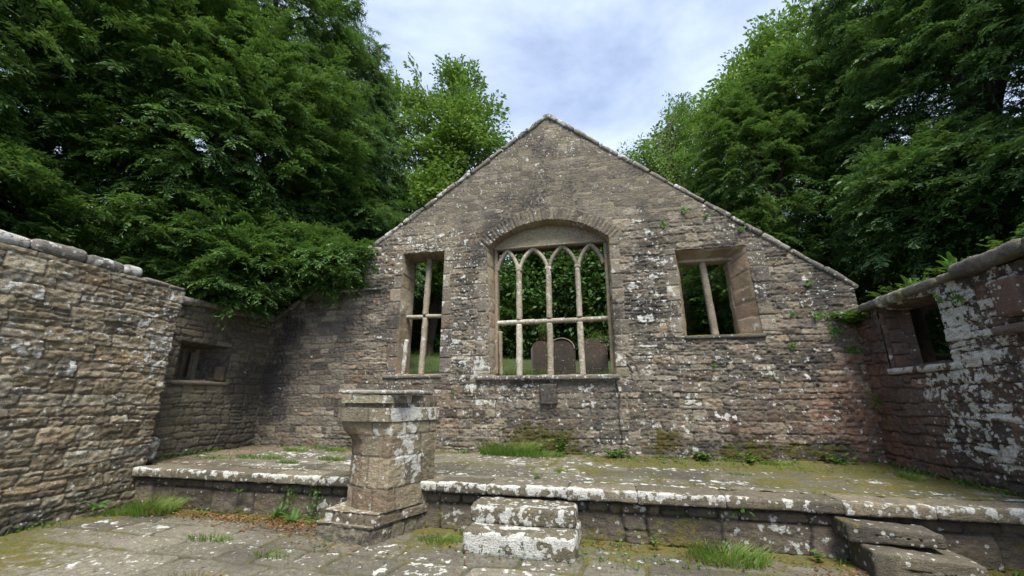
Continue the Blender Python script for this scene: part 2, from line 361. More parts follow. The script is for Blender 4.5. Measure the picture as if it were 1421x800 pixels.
def block(c, half, rot=None, rnd=.03, noise=.012, res=.04, seed=0, fn=None, freq=4):
    """worn stone block: centre, half sizes, 3x3 rotation; rounded edges and rough faces"""
    half = np.array(half, float)
    seg = [int(np.clip(2 * h / res, 2, 60)) for h in half]
    V, F = cube_grid(seg); P = V * half
    r = min(rnd, half.min() * .9); q = np.clip(P, -(half - r), half - r); d = P - q; l = np.linalg.norm(d, axis=1, keepdims=True)
    P = q + d / np.maximum(l, 1e-9) * r
    # keep flat faces flat: l==0 never happens on the surface
    nrm = d / np.maximum(l, 1e-9)
    s = seed * 3.7
    nzv = fbm(P[:, 0] * freq + s, P[:, 1] * freq + s * 2, P[:, 2] * freq, 3, seed) * noise + .35 * noise * fbm(P[:, 0] * 22 + s, P[:, 1] * 22, P[:, 2] * 22, 2, seed + 9)
    P = P + nrm * nzv[:, None]
    if fn is not None: P = fn(P)
    if rot is not None: P = P @ np.asarray(rot).T
    return P + np.array(c, float), F
def rotz(a): c, s = math.cos(a), math.sin(a); return np.array([[c, -s, 0], [s, c, 0], [0, 0, 1]])
def roty(a): c, s = math.cos(a), math.sin(a); return np.array([[c, 0, s], [0, 1, 0], [-s, 0, c]])
def rotx(a): c, s = math.cos(a), math.sin(a); return np.array([[1, 0, 0], [0, c, -s], [0, s, c]])
def A1(rs, mort=0): return (rs.rand(), mort, rs.rand(), 1)
RS = np.random.RandomState(7)
def stone(name, parent, mat, c, half, rot=None, zone=(.3, 0, 0, 0), base=None, **k):
    V, F = block(c, half, rot, seed=RS.randint(1, 9999), **k)
    Zo = zone(V) if callable(zone) else zone
    return mk(name, V, F, mat, parent, A1(RS), Zo, True, base if base is not None else None)
def sweep(pts, prof_w, prof_d, up=None, seg=None, noise=.012, seed=0, taper=None):
    """chamfered bar swept along pts; width across in-plane normal (XZ plane walls), depth along y"""
    pts = np.asarray(pts, float); T = np.gradient(pts, axis=0); T /= np.linalg.norm(T, axis=1, keepdims=True)
    Yv = np.array([0, 1., 0]); Nn = np.cross(T, Yv); Nn /= np.linalg.norm(Nn, axis=1, keepdims=True)
    c = .55; w, d = prof_w / 2, prof_d / 2
    pr = np.array([(-w, -d * c), (-w * c, -d), (w * c, -d), (w, -d * c), (w, d * c), (w * c, d), (-w * c, d), (-w, d * c)])
    n = len(pts); V = np.zeros((n, 8, 3))
    for i, (a, b) in enumerate(pr):
        tp = np.ones(n) if taper is None else taper
        V[:, i] = pts + Nn * (a * tp)[:, None] + Yv * (b * tp)[:, None]
    V += (fbm(V[..., 0] * 9 + seed, V[..., 1] * 9, V[..., 2] * 9, 2, seed) * noise)[..., None] * np.array([1, 1, .3])
    a = np.arange(n * 8).reshape(n, 8)
    F = np.stack([a[:-1], np.roll(a, -1, 1)[:-1], np.roll(a, -1, 1)[1:], a[1:]], -1).reshape(-1, 4)
    caps = np.array([[0, 1, 2, 3], [0, 3, 4, 7], [4, 5, 6, 7]]); F = np.concatenate([F, caps[:, ::-1], caps + (n - 1) * 8])
    return V.reshape(-1, 3), F[:, ::-1]
def line(a, b, n=40): return np.array(a)[None] + (np.array(b) - np.array(a))[None] * np.linspace(0, 1, n)[:, None]
def reveal(outline_f, outline_b, y0, y1, seed, K=16, bl=.33):
    """strip joining a front outline to a back outline (same count), worn ashlar"""
    n = len(outline_f); t = np.linspace(0, 1, K)
    seg = np.hypot(*(np.roll(outline_f, -1, 0) - outline_f).T); cum = np.r_[0, np.cumsum(seg)][:-1]
    Pf = np.c_[outline_f[:, 0], np.full(n, y0), outline_f[:, 1]]; Pb = np.c_[outline_b[:, 0], np.full(n, y1), outline_b[:, 1]]
    V = Pf[:, None] + (Pb - Pf)[:, None] * t[None, :, None]
    cen = outline_f.mean(0); dirn = np.stack([cen[0] - V[..., 0], 0 * V[..., 0], cen[1] - V[..., 2]], -1); dirn /= np.linalg.norm(dirn, axis=-1, keepdims=True)
    S2 = np.broadcast_to(cum[:, None], V.shape[:2]); kblk = np.floor(S2 / bl + .3 * vn(S2 * .7, 0, 0, seed))
    ed = np.abs((S2 / bl + .3 * vn(S2 * .7, 0, 0, seed)) % 1 - .5) * 2
    g = (1 - sstep(.90, .97, ed)) ; env = np.minimum(t * (1 - t) * 12, 1)[None]
    h = (.022 * fbm(V[..., 0] * 5, V[..., 1] * 7, V[..., 2] * 5, 4, seed) + .016 * g + .018 * (hsh(kblk, 1, 0, seed) - .5)) * env
    V = V + dirn * h[..., None]
    a = np.arange(n * K).reshape(n, K); b = np.roll(a, -1, 0)
    F = np.stack([a[:, :-1], a[:, 1:], b[:, 1:], b[:, :-1]], -1).reshape(-1, 4)
    A = np.stack([hsh(kblk, 2, 0, seed), 1 - g, hsh(kblk, 3, 0, seed), np.ones_like(S2)], -1).reshape(-1, 4)
    return V.reshape(-1, 3), F, A
def dist_seg(S, Z, a, b):
    a = np.array(a); b = np.array(b); d = b - a; t = np.clip(((S - a[0]) * d[0] + (Z - a[1]) * d[1]) / (d @ d), 0, 1)
    return np.hypot(S - a[0] - t * d[0], Z - a[1] - t * d[1])
def blob(S, Z, s, z, rs, rz): return np.exp(-(((S - s) / rs) ** 2 + ((Z - z) / rz) ** 2))

PZ = .55                                      # platform height
# ------------------------------------------------------------------ ground
def ground_h(x, y):
    x, y = np.broadcast_arrays(np.asarray(x, float), np.asarray(y, float))
    back = 1.92 + .10 * np.clip(y - .6, 0, 5) + .17 * np.clip(y - 5, 0, 30) * 1.0 + .02 * np.clip(y - 35, 0, 200) + .10 * np.clip(-x - 2, 0, 8) * sstep(1, 4, y)
    side = 1.5 + .05 * np.clip(np.abs(x) - 8, 0, 40)
    inb = sstep(.25, .45, y)
    out = back * sstep(.2, 2.5, y) + side * (1 - sstep(.2, 2.5, y))
    ins_x = sstep(5.25, 5.55, x) + sstep(7.45, 7.75, -x)
    o = np.clip(ins_x, 0, 1); o = np.maximum(o, inb)
    front = sstep(-14, -30, y)
    z = -.06 * (1 - o) + out * o
    z = z * (1 - front) + front * .3
    return z + .05 * fbm(x * .6, y * .6, 0, 3, 4) * np.clip(o, 0, 1)
def nonuni(fine_lo, fine_hi, step, far): 
    a = list(np.arange(fine_lo, fine_hi + 1e-6, step)); s = step
    while a[-1] < far: s *= 1.35; a.append(a[-1] + s)
    s = step
    while a[0] > -far: s *= 1.35; a.insert(0, a[0] - s)
    return np.array(a)
gx, gy = nonuni(-12, 12, .15, 900), nonuni(-12, 12, .15, 900)
GX, GY = np.meshgrid(gx, gy, indexing='ij'); GZ = ground_h(GX, GY)
tag(mk('ground', np.stack([GX, GY, GZ], -1).reshape(-1, 3), grid_faces(len(gx), len(gy)), M_EARTH, base=(0, 0, 0)), 'grassy graveyard earth around and behind the ruin', None, None, 'structure')

def floor_sheet(x0, x1, y0, y1, z, res, seed, ch, ln, zone, depth=.02, gap=.01, drop=None):
    nu, nv = int((x1 - x0) / res) + 1, int((y1 - y0) / res) + 1
    X, Y = np.meshgrid(np.linspace(x0, x1, nu), np.linspace(y0, y1, nv), indexing='ij')
    H, r1, r2, mo = masonry(X, Y, ch, ln, seed, gap=gap, depth=depth, warp=.03, rnd=.016, split=.0, tilt=.10, mw=.034)
    Zz = z - depth + H + .012 * fbm(X * .8, Y * .8, 0, 2, seed)
    if drop is not None: Zz = Zz + drop(X, Y)
    A = np.stack([r1, mo, r2, np.ones_like(r1)], -1).reshape(-1, 4)
    Zo = np.stack([np.broadcast_to(q, X.shape) for q in zone(X, Y)], -1).reshape(-1, 4)
    Zo[:, 1] = np.clip(Zo[:, 1] + .38 * mo.ravel() * (fbm(X * 1.3, Y * 1.3, 0, 2, 6).ravel() > -.25), 0, 1); Zo[:, 0] *= 1 - mo.ravel()
    return np.stack([X, Y, Zz], -1).reshape(-1, 3), grid_faces(nu, nv), A, Zo
def z_low(X, Y):
    nr = np.exp(-np.clip(-2.85 - Y, 0, 9) / .22) + np.exp(-np.clip(X + 6.6, 0, 9) / .5) + .9 * blob(X, Y, -5.6, -4.6, 1.0, .5) + .6 * blob(X, Y, -1.4, -3.25, .6, .4) + .5 * blob(X, Y, .1, -3.9, .5, .25) + .9 * blob(X, Y, 3.2, -3.6, .9, .5)
    return (.34 + .2 * fbm(X * .8, Y * .8, 0, 2, 28), np.clip(.22 + .8 * nr + .5 * fbm(X * .7, Y * .9, 0, 3, 8), 0, 1), 0 * X, .05 + 0 * X)
V, F, A, Zo = floor_sheet(-6.75, 5.2, -8.6, -2.7, 0, .017, 31, .62, .85, z_low, depth=.028)
tag(mk('paved_floor', V, F, M_FLAG, None, A, Zo), 'worn sandstone paving of the lower floor', None, None, 'structure')

# ------------------------------------------------------------------ raised platform
plat = thing('stone_platform', (-1, -1.4, 0), 'raised stone dais with flagged top and white lichened edge below the gable', 'platform')
def z_top(X, Y):
    back = np.exp(-np.clip(-.1 - Y, 0, 9) / .45); rt = sstep(-1.2, 1.5, X) * (1 - .55 * np.exp(-((Y + 2.2) / .5) ** 2)); rr = sstep(2.6, 4.9, X - .6 * Y - 1.0)
    return (.40 + .15 * np.exp(-((Y + 2.6) / .4) ** 2), np.clip(.22 + .6 * back + .5 * rt + .35 * rr + .7 * fbm(X * 1.1, Y * 1.6, 0, 3, 18), 0, .92), .25 * sstep(-5, -7, X), .05 + 0 * X)
V, F, A, Zo = floor_sheet(-7.25, 5.05, -2.45, .05, PZ, .022, 51, .6, .95, z_top, depth=.02, drop=lambda X, Y: .025 * np.exp(-np.clip(-Y, 0, 9) / .2) + .02 * sstep(3, 5, X))
mk('paving', V, F, M_FLAG, plat, A, Zo)
def z_riser(S, Z):  # dark band under the kerb: dirt, with the overhang's shade painted in
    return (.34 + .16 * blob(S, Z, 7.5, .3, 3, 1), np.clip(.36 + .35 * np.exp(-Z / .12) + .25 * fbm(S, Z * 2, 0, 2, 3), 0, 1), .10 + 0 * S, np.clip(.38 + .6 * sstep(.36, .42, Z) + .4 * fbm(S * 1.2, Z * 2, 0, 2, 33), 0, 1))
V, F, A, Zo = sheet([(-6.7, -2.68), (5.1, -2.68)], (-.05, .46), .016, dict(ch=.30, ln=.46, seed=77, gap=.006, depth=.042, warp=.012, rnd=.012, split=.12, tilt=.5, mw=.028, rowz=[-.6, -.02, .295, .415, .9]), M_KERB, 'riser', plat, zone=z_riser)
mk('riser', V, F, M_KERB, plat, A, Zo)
x = -6.62; rk = np.random.RandomState(5)
while x < 5.0:
    l = rk.uniform(.65, 1.25); l = min(l, 5.08 - x)
    if l < .25: break
    hh = rk.uniform(.056, .064)
    st = stone('kerb_slab', plat, M_KERB, (x + l / 2, -2.62, PZ + .006 - hh + rk.uniform(-.003, .003)), (l / 2 - .002, .215 + rk.uniform(-.004, .006), hh), rotz(rk.uniform(-.005, .005)),
          zone=lambda V: np.stack([np.clip(.26 + .26 * sstep(-2.74, -2.80, V[:, 1]) + .22 * sstep(-2.70, -2.80, V[:, 1]) * sstep(.48, .54, V[:, 2]) + .12 * fbm(V[:, 0], V[:, 0] * 0, 0, 1, 3), 0, .9), np.clip(.15 + .5 * sstep(-2.6, -2.4, V[:, 1]) * sstep(-2, 1, V[:, 0]), 0, 1), 0 * V[:, 0], .1 + 0 * V[:, 0]], -1),
          rnd=.02, noise=.02, res=.02, freq=6)
    x += l

# ------------------------------------------------------------------ block steps
def worn(amt):
    def f(P):
        P = P.copy(); t = np.exp(-((P[:, 1] + .12) / .12) ** 2); P[:, 2] -= amt * t * (P[:, 2] > 0) * (1 - (np.abs(P[:, 0]) / .6) ** 2).clip(0, 1); return P
    return f
st1 = thing('stone_steps', (-.37, -3.2, 0), 'two block steps frosted with white lichen, right of the pulpit', 'steps')
zs = lambda V: np.stack([0.5 + .28 * sstep(-3.28, -3.45, V[:, 1]), .15 + .45 * sstep(-.3, -.1, V[:, 2] - .5), 0 * V[:, 0], .1 + 0 * V[:, 0]], -1)
zl = lambda V: np.stack([np.clip(.40 + .33 * (V[:, 2] < .215), 0, 1), .22 + 0 * V[:, 0], 0 * V[:, 0], .05 + 0 * V[:, 0]], -1)
zu = lambda V: np.stack([np.clip(.66 + .16 * (V[:, 2] < .40), 0, 1), .30 + .2 * (V[:, 2] > .4), 0 * V[:, 0], .05 + 0 * V[:, 0]], -1)
stone('step', st1, M_KERB, (-.36, -3.12, .105), (.60, .37, .125), rotz(-.01), zone=zl, rnd=.05, noise=.02, res=.025, fn=worn(.02))
stone('step', st1, M_KERB, (-.385, -2.94, .31), (.60, .25, .10), rotz(.012), zone=zu, rnd=.045, noise=.02, res=.025, fn=worn(.02))
st2 = thing('stone_steps', (3.35, -3.0, 0), 'worn mossy block steps beside the right hand wall', 'steps')
zr_ = lambda V: np.stack([.52 + .1 * V[:, 0] * 0, np.clip(.30 + .3 * sstep(-.35, -.6, V[:, 0] - 3.5), 0, 1), 0 * V[:, 0], .3 + 0 * V[:, 0]], -1)
def sag(P): P = P.copy(); P[:, 2] -= .07 * (P[:, 0] + .45) * (P[:, 2] > 0); return P
stone('step', st2, M_KERB, (3.36, -3.0, .11), (.42, .25, .13), rotz(-.03), zone=zr_, rnd=.022, noise=.013, res=.02, fn=sag, freq=8)
stone('step', st2, M_KERB, (3.24, -2.86, .33), (.39, .20, .09), rotz(-.02), zone=zr_, rnd=.022, noise=.013, res=.02, fn=sag, freq=8)

# ------------------------------------------------------------------ gable wall
gab = thing('rubble_wall', (-1, 0, PZ), 'tall gabled end wall pierced by three stone windows', 'wall', 'rubble walls of the roofless church')
GL, GR, APX, APZ = -7.3, 5.0, -.36, 7.95
slopeL = (APZ - 3.34) / (APX + 7.15); slopeR = (APZ - 3.38) / (5.12 - APX)
top_hole = [(-8, APZ - slopeL * (APX + 8)), (APX, APZ), (6, APZ - slopeR * (6 - APX)), (6, 9), (-8, 9)]
def arch_pts(s0, s1, zs, rise, n=40):
    c = (s1 - s0) / 2; rad = (c * c + rise * rise) / (2 * rise); cx = (s0 + s1) / 2; cz = zs + rise - rad
    a0 = math.asin(c / rad); a = np.linspace(a0, -a0, n)
    return np.c_[cx + rad * np.sin(a), cz + rad * np.cos(a)]          # right to left
CW = np.r_[[(-1.66, 2.02), (.82, 2.02)], arch_pts(-1.80, .85, 4.83, .52)]
LW = np.array([(-3.80, 2.06), (-2.80, 2.06), (-2.80, 4.83), (-3.82, 4.85)])
RW = np.array([(2.12, 2.70), (3.44, 2.70), (3.38, 4.42), (2.10, 4.42)])
def shift(poly): p = np.array(poly, float); p[:, 0] -= GL; return p
def gz(S, Z):
    s = S + GL
    up_ = sstep(4.2, 5.6, Z); lich = .40 - .10 * up_ + .16 * fbm(s * .5, Z * .5, 0, 2, 12) + .35 * blob(s, Z, -2.1, 2.2, .35, .5) + .25 * blob(s, Z, -1.2, 1.75, .6, .25) + .2 * blob(s, Z, 1.7, 3.4, .5, .8) + .25 * blob(s, Z, -3.2, 5.1, .6, .3)
    lich = lich * (1 - .55 * sstep(-3.6, -5, s) * (Z < 4.3))
    moss = .08 + .55 * np.exp(-(Z - PZ) / .32) * (.6 + .5 * fbm(s * 1.5, 0 * s, 0, 2, 3)) + .75 * blob(s, Z, 1.55, .85, .38, .3) + .55 * blob(s, Z, -4.95, 3.95, .3, .3) + .5 * blob(s, Z, 2.9, 5.15, .45, .18) + .6 * blob(s, Z, 3.35, 4.95, .3, .14) + .85 * blob(s, Z, -.7, .85, 1.0, .38) + .6 * blob(s, Z, 2.9, .75, .5, .25) + .5 * blob(s, Z, -2.45, 1.3, .12, .3) + .45 * blob(s, Z, 3.9, .8, .8, .25) + .45 * blob(s, Z, 4.9, 1.2, .15, .6)
    red = 1.0 * blob(s, Z, 4.7, 1.35, .75, .95) + .35 * blob(s, Z, 2.9, 1.0, .5, .3) + .25 * blob(s, Z, -2.5, 1.55, .5, .3) + .3 * blob(s, Z, -3.95, 2.9, .15, .8)
    dark = .16 + .3 * fbm(s * 1.1, Z * 1.1, 0, 3, 71) + .35 * sstep(1.2, 3.5, s) * sstep(5.5, 4, Z) * (.6 + .5 * fbm(s, Z, 0, 2, 2)) + .35 * blob(s, Z, -.3, 5.9, 1.5, .5) * .6 + .08 * sstep(-4.2, -6.5, s) * (Z < 3.8)
    return np.clip(lich, 0, 1), np.clip(moss, 0, 1), np.clip(red, 0, 1), np.clip(dark, 0, 1)
def gamp(S, Z):
    s = S + GL
    a = 1.0 - .72 * sstep(3.9, 5.2, Z - .25 * np.abs(s + .3)) - .35 * blob(s, Z, -5.5, 2, 1.4, 2)
    return np.clip(a * (1 + .35 * fbm(s * .6, Z * .6, 0, 2, 40)), .22, 1.2)
def goff(S, Z):
    s = S + GL; rec = sstep(-1.985, -1.955, s) * (1 - sstep(.80, .83, s)) * (1 - sstep(1.90, 1.93, Z))
    bat = -.05 * rec + .03 * fbm(s * .5, Z * .5, 0, 2, 77)
    grv = -.05 * np.exp(-((s - .815 - .015 * np.sin(Z * 9)) / .016) ** 2) * (Z < 2.0)
    return bat + grv
def ring(S, Z, H, r1, r2, mo):
    s = S + GL; rad_ = (1.325 ** 2 + .52 ** 2) / (2 * .52); cz_ = 4.83 + .52 - rad_
    an = np.arctan2(s + .475, Z - cz_); rr_ = np.hypot(s + .475, Z - cz_) - rad_; amax = math.asin(1.325 / rad_) + .03
    u = (an + .006 * fbm(rr_ * 6, an * 20, 0, 2, 4)) * rad_ / .085 + 400; k = np.floor(u); ln_ = .24 + .08 * hsh(k, 3, 0, 2)
    m = (rr_ < ln_) & (rr_ > -.1) & (np.abs(an) < amax)
    d = np.minimum(np.minimum(u - k, k + 1 - u) * .085, ln_ - rr_); pf = 1 - np.exp(-np.clip(d, 0, 1) / .010)
    H = np.where(m, .028 * pf + .012 * (hsh(k, 5, 0, 2) - .5) + .005 * fbm(s * 12, Z * 12, 0, 3, 9), H)
    r1 = np.where(m, hsh(k, 7, 0, 2), r1); r2 = np.where(m, hsh(k, 8, 0, 2) * .7, r2); mo = np.where(m, 1 - sstep(.1, .6, pf), mo)
    # squared ashlar beside the openings
    for (sa, sb, za, zb, sd_) in ((-2.02, -1.74, 2.0, 4.8, 5), (.80, 1.06, 2.0, 4.8, 6), (-4.05, -3.76, 2.05, 4.85, 7), (-2.82, -2.58, 2.05, 4.85, 8), (1.90, 2.12, 2.7, 4.45, 9), (3.36, 3.66, 2.7, 4.45, 10)):
        kz = np.floor(Z / .31 + .3 * hsh(sd_, 1)); wid = .06 * (hsh(kz, 2, 0, sd_) - .5) * 2
        m = (s > sa - wid * (sd_ % 2 == 1)) & (s < sb + wid) & (Z > za) & (Z < zb)
        fz_ = (Z / .31 + .3 * hsh(sd_, 1)) - kz; d = np.minimum(np.minimum(fz_, 1 - fz_) * .31, np.minimum(s - sa + .07, sb + .07 - s)); pf = 1 - np.exp(-np.clip(d, 0, 1) / .008)
        H = np.where(m, .026 * pf + .014 * (hsh(kz, 5, 0, sd_) - .5) + .007 * fbm(s * 6, Z * 6, 0, 4, 9), H); r1 = np.where(m, .3 + .5 * hsh(kz, 7, 0, sd_), r1); r2 = np.where(m, .4 + .5 * hsh(kz, 8, 0, sd_), r2); mo = np.where(m, 1 - sstep(.1, .6, pf), mo)
    up = sstep(4.3, 5.6, Z + .3 * fbm(s, Z, 0, 2, 31)); r1 = r1 + (.45 - r1) * .5 * up; r2 = r2 + (.5 - r2) * .6 * up; mo = mo * (1 - .6 * up)
    return H, r1, r2, mo
V, F, A, Zo = sheet([(GL, 0), (GR, 0)], (PZ - .1, 8.1), .0145, dict(ch=.145, ln=.25, seed=11, gap=.002, depth=.022, warp=.035, rnd=.010, split=.3, tilt=.8, rough=1.7), M_GABLE, 'w', gab,
    holes=[shift(top_hole), shift(CW), shift(LW), shift(RW)], zone=gz, amp=gamp, offs=goff, post=ring)
acc = Acc(); acc.add(V, F, A, Zo)
# back face (plain courses) and reveals
V2, F2, A2, Z2 = sheet([(GL, .56), (GR, .56)], (PZ - .1, 8.1), .05, dict(ch=.2, ln=.35, seed=12, gap=.01, depth=.03, warp=.05, rnd=.03), M_GABLE, 'w', gab, holes=[shift(h) for h in (top_hole,)] + [shift(h) for h in (np.r_[[(-1.66, 2.02), (.75, 2.02), (.75, 4.83), (-1.66, 4.83)]].reshape(-1, 2), [(-3.78, 2.06), (-2.9, 2.06), (-2.9, 4.8), (-3.78, 4.8)], [(2.22, 2.72), (3.14, 2.72), (3.14, 4.25), (2.22, 4.25)])], side=-1)
acc.add(V2, F2, A2, Z2)
def two(poly_f, poly_b, step=.03):
    f, b = [], []; n = len(poly_f)
    for i in range(n):
        a, c = np.array(poly_f[i]), np.array(poly_f[(i + 1) % n]); d, e = np.array(poly_b[i]), np.array(poly_b[(i + 1) % n])
        m = max(1, int(np.hypot(*(c - a)) / step)); t = (np.arange(m) / m)[:, None]; f.append(a + (c - a) * t); b.append(d + (e - d) * t)
    return np.concatenate(f), np.concatenate(b)
racc = {}
def rev(poly_f, poly_b, y0, y1, seed): 
    f, b = two(poly_f, poly_b); V, F, A = reveal(f, b, y0, y1, seed); return V, F, A
CWb = CW.copy(); CWb[0] = (-1.63, 2.04); CWb[1] = (.76, 2.04); CWb[2:, 0] = np.clip(CWb[2:, 0], -1.66, .78)
acc.build('wall', M_GABLE, gab)
# coping
def coping(a, b, parent, seed, wd=.335, th=.048, lmin=.35, lmax=.75, ycen=.25, yax=None, lz=.6, mossy=0, mat=None, sag_=.0, rnd=.04):
    """row of worn slabs from a to b (3D points), lying along the line, width across yax"""
    a, b = np.array(a, float), np.array(b, float); d = b - a; Lg = np.linalg.norm(d); d /= Lg
    yv = np.array(yax if yax is not None else (0, 1, 0), float); up = np.cross(d, yv); up /= np.linalg.norm(up)
    if up[2] < 0: up = -up; 
    yv = np.cross(up, d); rot = np.stack([d, yv, up], 1); r = np.random.RandomState(seed); p = 0
    while p < Lg - .12:
        l = min(r.uniform(lmin, lmax), Lg - p)
        if Lg - p - l < .15: l = Lg - p
        c = a + d * (p + l / 2) + up * (th + r.uniform(-.012, .012))
        z_ = (np.clip(lz + r.uniform(-.2, .2), 0, 1), np.clip(mossy + r.uniform(-.15, .2), 0, 1) if mossy else .1, 0, .15)
        V, F = block(c, (l / 2 - .004, wd, th * r.uniform(.85, 1.2)), rot @ rotz(r.uniform(-.03, .03)) @ roty(r.uniform(-.02, .02)), rnd=rnd, noise=.03, res=.035, seed=r.randint(9999), freq=3.5)
        mk('coping_stone', V, F, mat or M_COPE, parent, (r.rand(), 0, r.rand(), 1), z_)
        p += l
z_on = lambda s: APZ - slopeL * (APX - s) if s < APX else APZ - slopeR * (s - APX)
coping((-7.2, .29, z_on(-7.2)), (APX, .29, APZ), gab, 3, lz=.55)
coping((APX, .29, APZ), (2.2, .29, z_on(2.2)), gab, 4, lz=.45)
coping((2.2, .29, z_on(2.2)), (3.4, .29, z_on(3.4)), gab, 8, lz=.45, mossy=.42)
coping((3.4, .29, z_on(3.4)), (5.05, .29, z_on(5.05)), gab, 9, lz=.42, mossy=.3)
stone('coping_stone', gab, M_COPE, (APX, .29, APZ + .045), (.11, .335, .065), zone=(.5, .1, 0, .2), rnd=.05, noise=.02)
for s0, s1 in ((-6.2, -5.6), (-5.59, -4.9), (-4.89, -4.3)):
    stone('string_course', gab, M_COPE, ((s0 + s1) / 2, -.02, 4.02 + RS.uniform(-.01, .01)), ((s1 - s0) / 2, .055, .03), zone=(.6, .3, 0, .1), rnd=.02, noise=.01)

def fin(V, F, name, parent, mat, zone=(.3, .05, 0, .05), a=None):
    return mk(name, V, F, mat, parent, a or A1(RS), zone)
# central window ------------------------------------------------
V, F, A = rev(CW, CWb, 0, .58, 5)
cw = mk('window', V, F, M_DRESS, gab, A, (.3, .08, .1, .12)); cw['label'] = 'wide central window with four pointed arches under a segmental head'
YF = .33
sp = arch_pts(-1.80, .85, 4.83, .52, 30)
# tympanum slab under the arch
n = 40; xs = np.linspace(-1.72, .80, n); c_ = 1.325; rad = (c_ * c_ + .52 ** 2) / (2 * .52); zt = 4.83 + .52 - rad + np.sqrt(np.clip(rad ** 2 - (xs + .475) ** 2, 0, None)) - .002
K = 14; t = np.linspace(0, 1, K); XX = np.repeat(xs[:, None], K, 1); ZZ = 4.86 + (zt[:, None] - 4.86) * t; YY = .24 + .01 * fbm(XX * 3, ZZ * 6, 0, 3, 5)
bk = np.stack([XX, YY, ZZ], -1).reshape(-1, 3); a = Acc(); Zt = np.zeros((len(bk), 4)); Zt[:, 0] = .15; Zt[:, 3] = .12
jt = (np.abs(XX + .45 - .0) < .012) | (np.abs(XX - .28) < .01) | (np.abs(XX + 1.1) < .01)
a.add(bk, grid_faces(n, K), np.stack([.5 + .2 * np.sign(XX), jt * .5, .5 + 0 * XX, 1 + 0 * XX], -1).reshape(-1, 4), Zt)
bb = bk.copy(); bb[:, 1] = .45; a.add(bb, grid_faces(n, K)[:, ::-1], (.5, 0, .5, 1), Zt)
und = np.concatenate([bk.reshape(n, K, 3)[:, :1], bb.reshape(n, K, 3)[:, :1]], 1).reshape(-1, 3); a.add(und, grid_faces(n, 2)[:, ::-1], (.5, 0, .5, 1), (.1, 0, 0, 0))
a.build('lintel_panel', M_DRESS, cw)
V, F = sweep(line((-1.70, .27, 4.855), (.80, .27, 4.855)), .05, .12, seed=3); fin(V, F, 'lintel_moulding', cw, M_WOODY)
zsill = 2.03
for s_b, s_t in ((-1.135, -1.135), (-.475, -.475), (.172, .16)):
    V, F = sweep(line((s_b, YF, zsill), (s_t, YF, 3.12), 30), .122, .16, seed=RS.randint(99)); fin(V, F, 'mullion', cw, M_WOODY, zone=(.42, .05, 0, .05))
    V, F = sweep(line((s_t, YF, 3.22), (s_t, YF, 4.30), 30), .114, .16, seed=RS.randint(99)); fin(V, F, 'mullion', cw, M_WOODY, zone=(.42, .05, 0, .05))
    V, F = block((s_t, YF, 4.335), (.068, .085, .04), rnd=.02, noise=.006, res=.02); fin(V, F, 'capital', cw, M_WOODY)
for a_, b_ in ((-1.66, -.80), (-.80, -.15), (-.15, .78)):
    V, F = sweep(line((a_, YF, 3.165), (b_, YF, 3.175), 24), .10, .14, seed=RS.randint(99)); fin(V, F, 'transom', cw, M_WOODY, zone=(.5, .1, 0, .05))
bays = [(-1.61, -1.175), (-1.095, -.515), (-.435, .12), (.20, .70)]
bays = [(-1.655, -1.135), (-1.135, -.475), (-.475, .165), (.165, .735)]
for (a_, b_) in bays:
    wd = b_ - a_; m = (a_ + b_) / 2; H_ = .475; cR = (wd * wd / 4 + H_ * H_) / wd            # two-centred arch: radius so it peaks at mid
    for sg in (-1, 1):
        x0 = m + sg * wd / 2; cx = x0 - sg * cR; th1 = math.asin(H_ / cR); th = np.linspace(0, th1, 22)
        P = np.c_[cx + sg * cR * np.cos(th), np.full(22, YF), 4.36 + cR * np.sin(th)]
        q_ = np.linspace(0, 1, 22)[:, None]; P = P * .6 + (P[:1] + (P[-1:] - P[:1]) * q_) * .4; P[:, 0] -= sg * .02 * (1 - q_[:, 0])
        V, F = sweep(P, .085, .13, seed=RS.randint(99)); fin(V, F, 'tracery_arch', cw, M_WOODY, zone=(.25, 0, 0, .05))
for sx, z1 in ((-1.665, 4.84), (.775, 4.84)):
    V, F = sweep(line((sx + (.04 if sx < 0 else 0), YF, 2.05), (sx, YF, z1), 40), .09, .16, seed=4); fin(V, F, 'jamb', cw, M_DRESS, zone=(.3, .0, .05, .05))
V, F = sweep(line((-1.52, .30, 2.04), (-1.55, .30, 2.98), 20), .07, .12, seed=9); fin(V, F, 'mullion_stub', cw, M_DRESS, zone=(.2, .2, 0, .3))
stone('sill', cw, M_COPE, (-.55, .20, 1.98), (1.43, .26, .045), zone=(.5, .15, 0, .6), rnd=.02, noise=.012, res=.03)
rr = np.random.RandomState(2)
# left window ----------------------------------------------------
LWb = np.array([(-3.78, 2.08), (-2.93, 2.08), (-2.93, 4.80), (-3.80, 4.80)])
V, F, A = rev(LW, LWb, 0, .58, 6); lw = mk('window', V, F, M_DRESS, gab, A, (.3, .08, .25, .1)); lw['label'] = 'tall narrow left window with a cross of mullion and transom'
V, F = sweep(line((-3.36, YF, 2.08), (-3.33, YF, 3.36), 30), .12, .14, seed=1); fin(V, F, 'mullion', lw, M_WOODY, (.35, .1, 0, 0))
V, F = sweep(line((-3.34, YF, 3.42), (-3.30, YF, 4.80), 30), .12, .14, seed=2); fin(V, F, 'mullion', lw, M_WOODY, (.35, .35, 0, 0))
for a_, b_ in ((-3.82, -3.37), (-3.31, -2.92)):
    V, F = sweep(line((a_, YF, 3.40), (b_, YF, 3.385), 16), .085, .13, seed=RS.randint(99)); fin(V, F, 'transom', lw, M_WOODY, (.35, .3, 0, .1))
V, F = sweep(line((-3.74, .22, 2.08), (-3.72, .22, 2.86), 20), .09, .10, seed=5); fin(V, F, 'mullion_stub', lw, M_WOODY, (.55, 0, 0, 0))
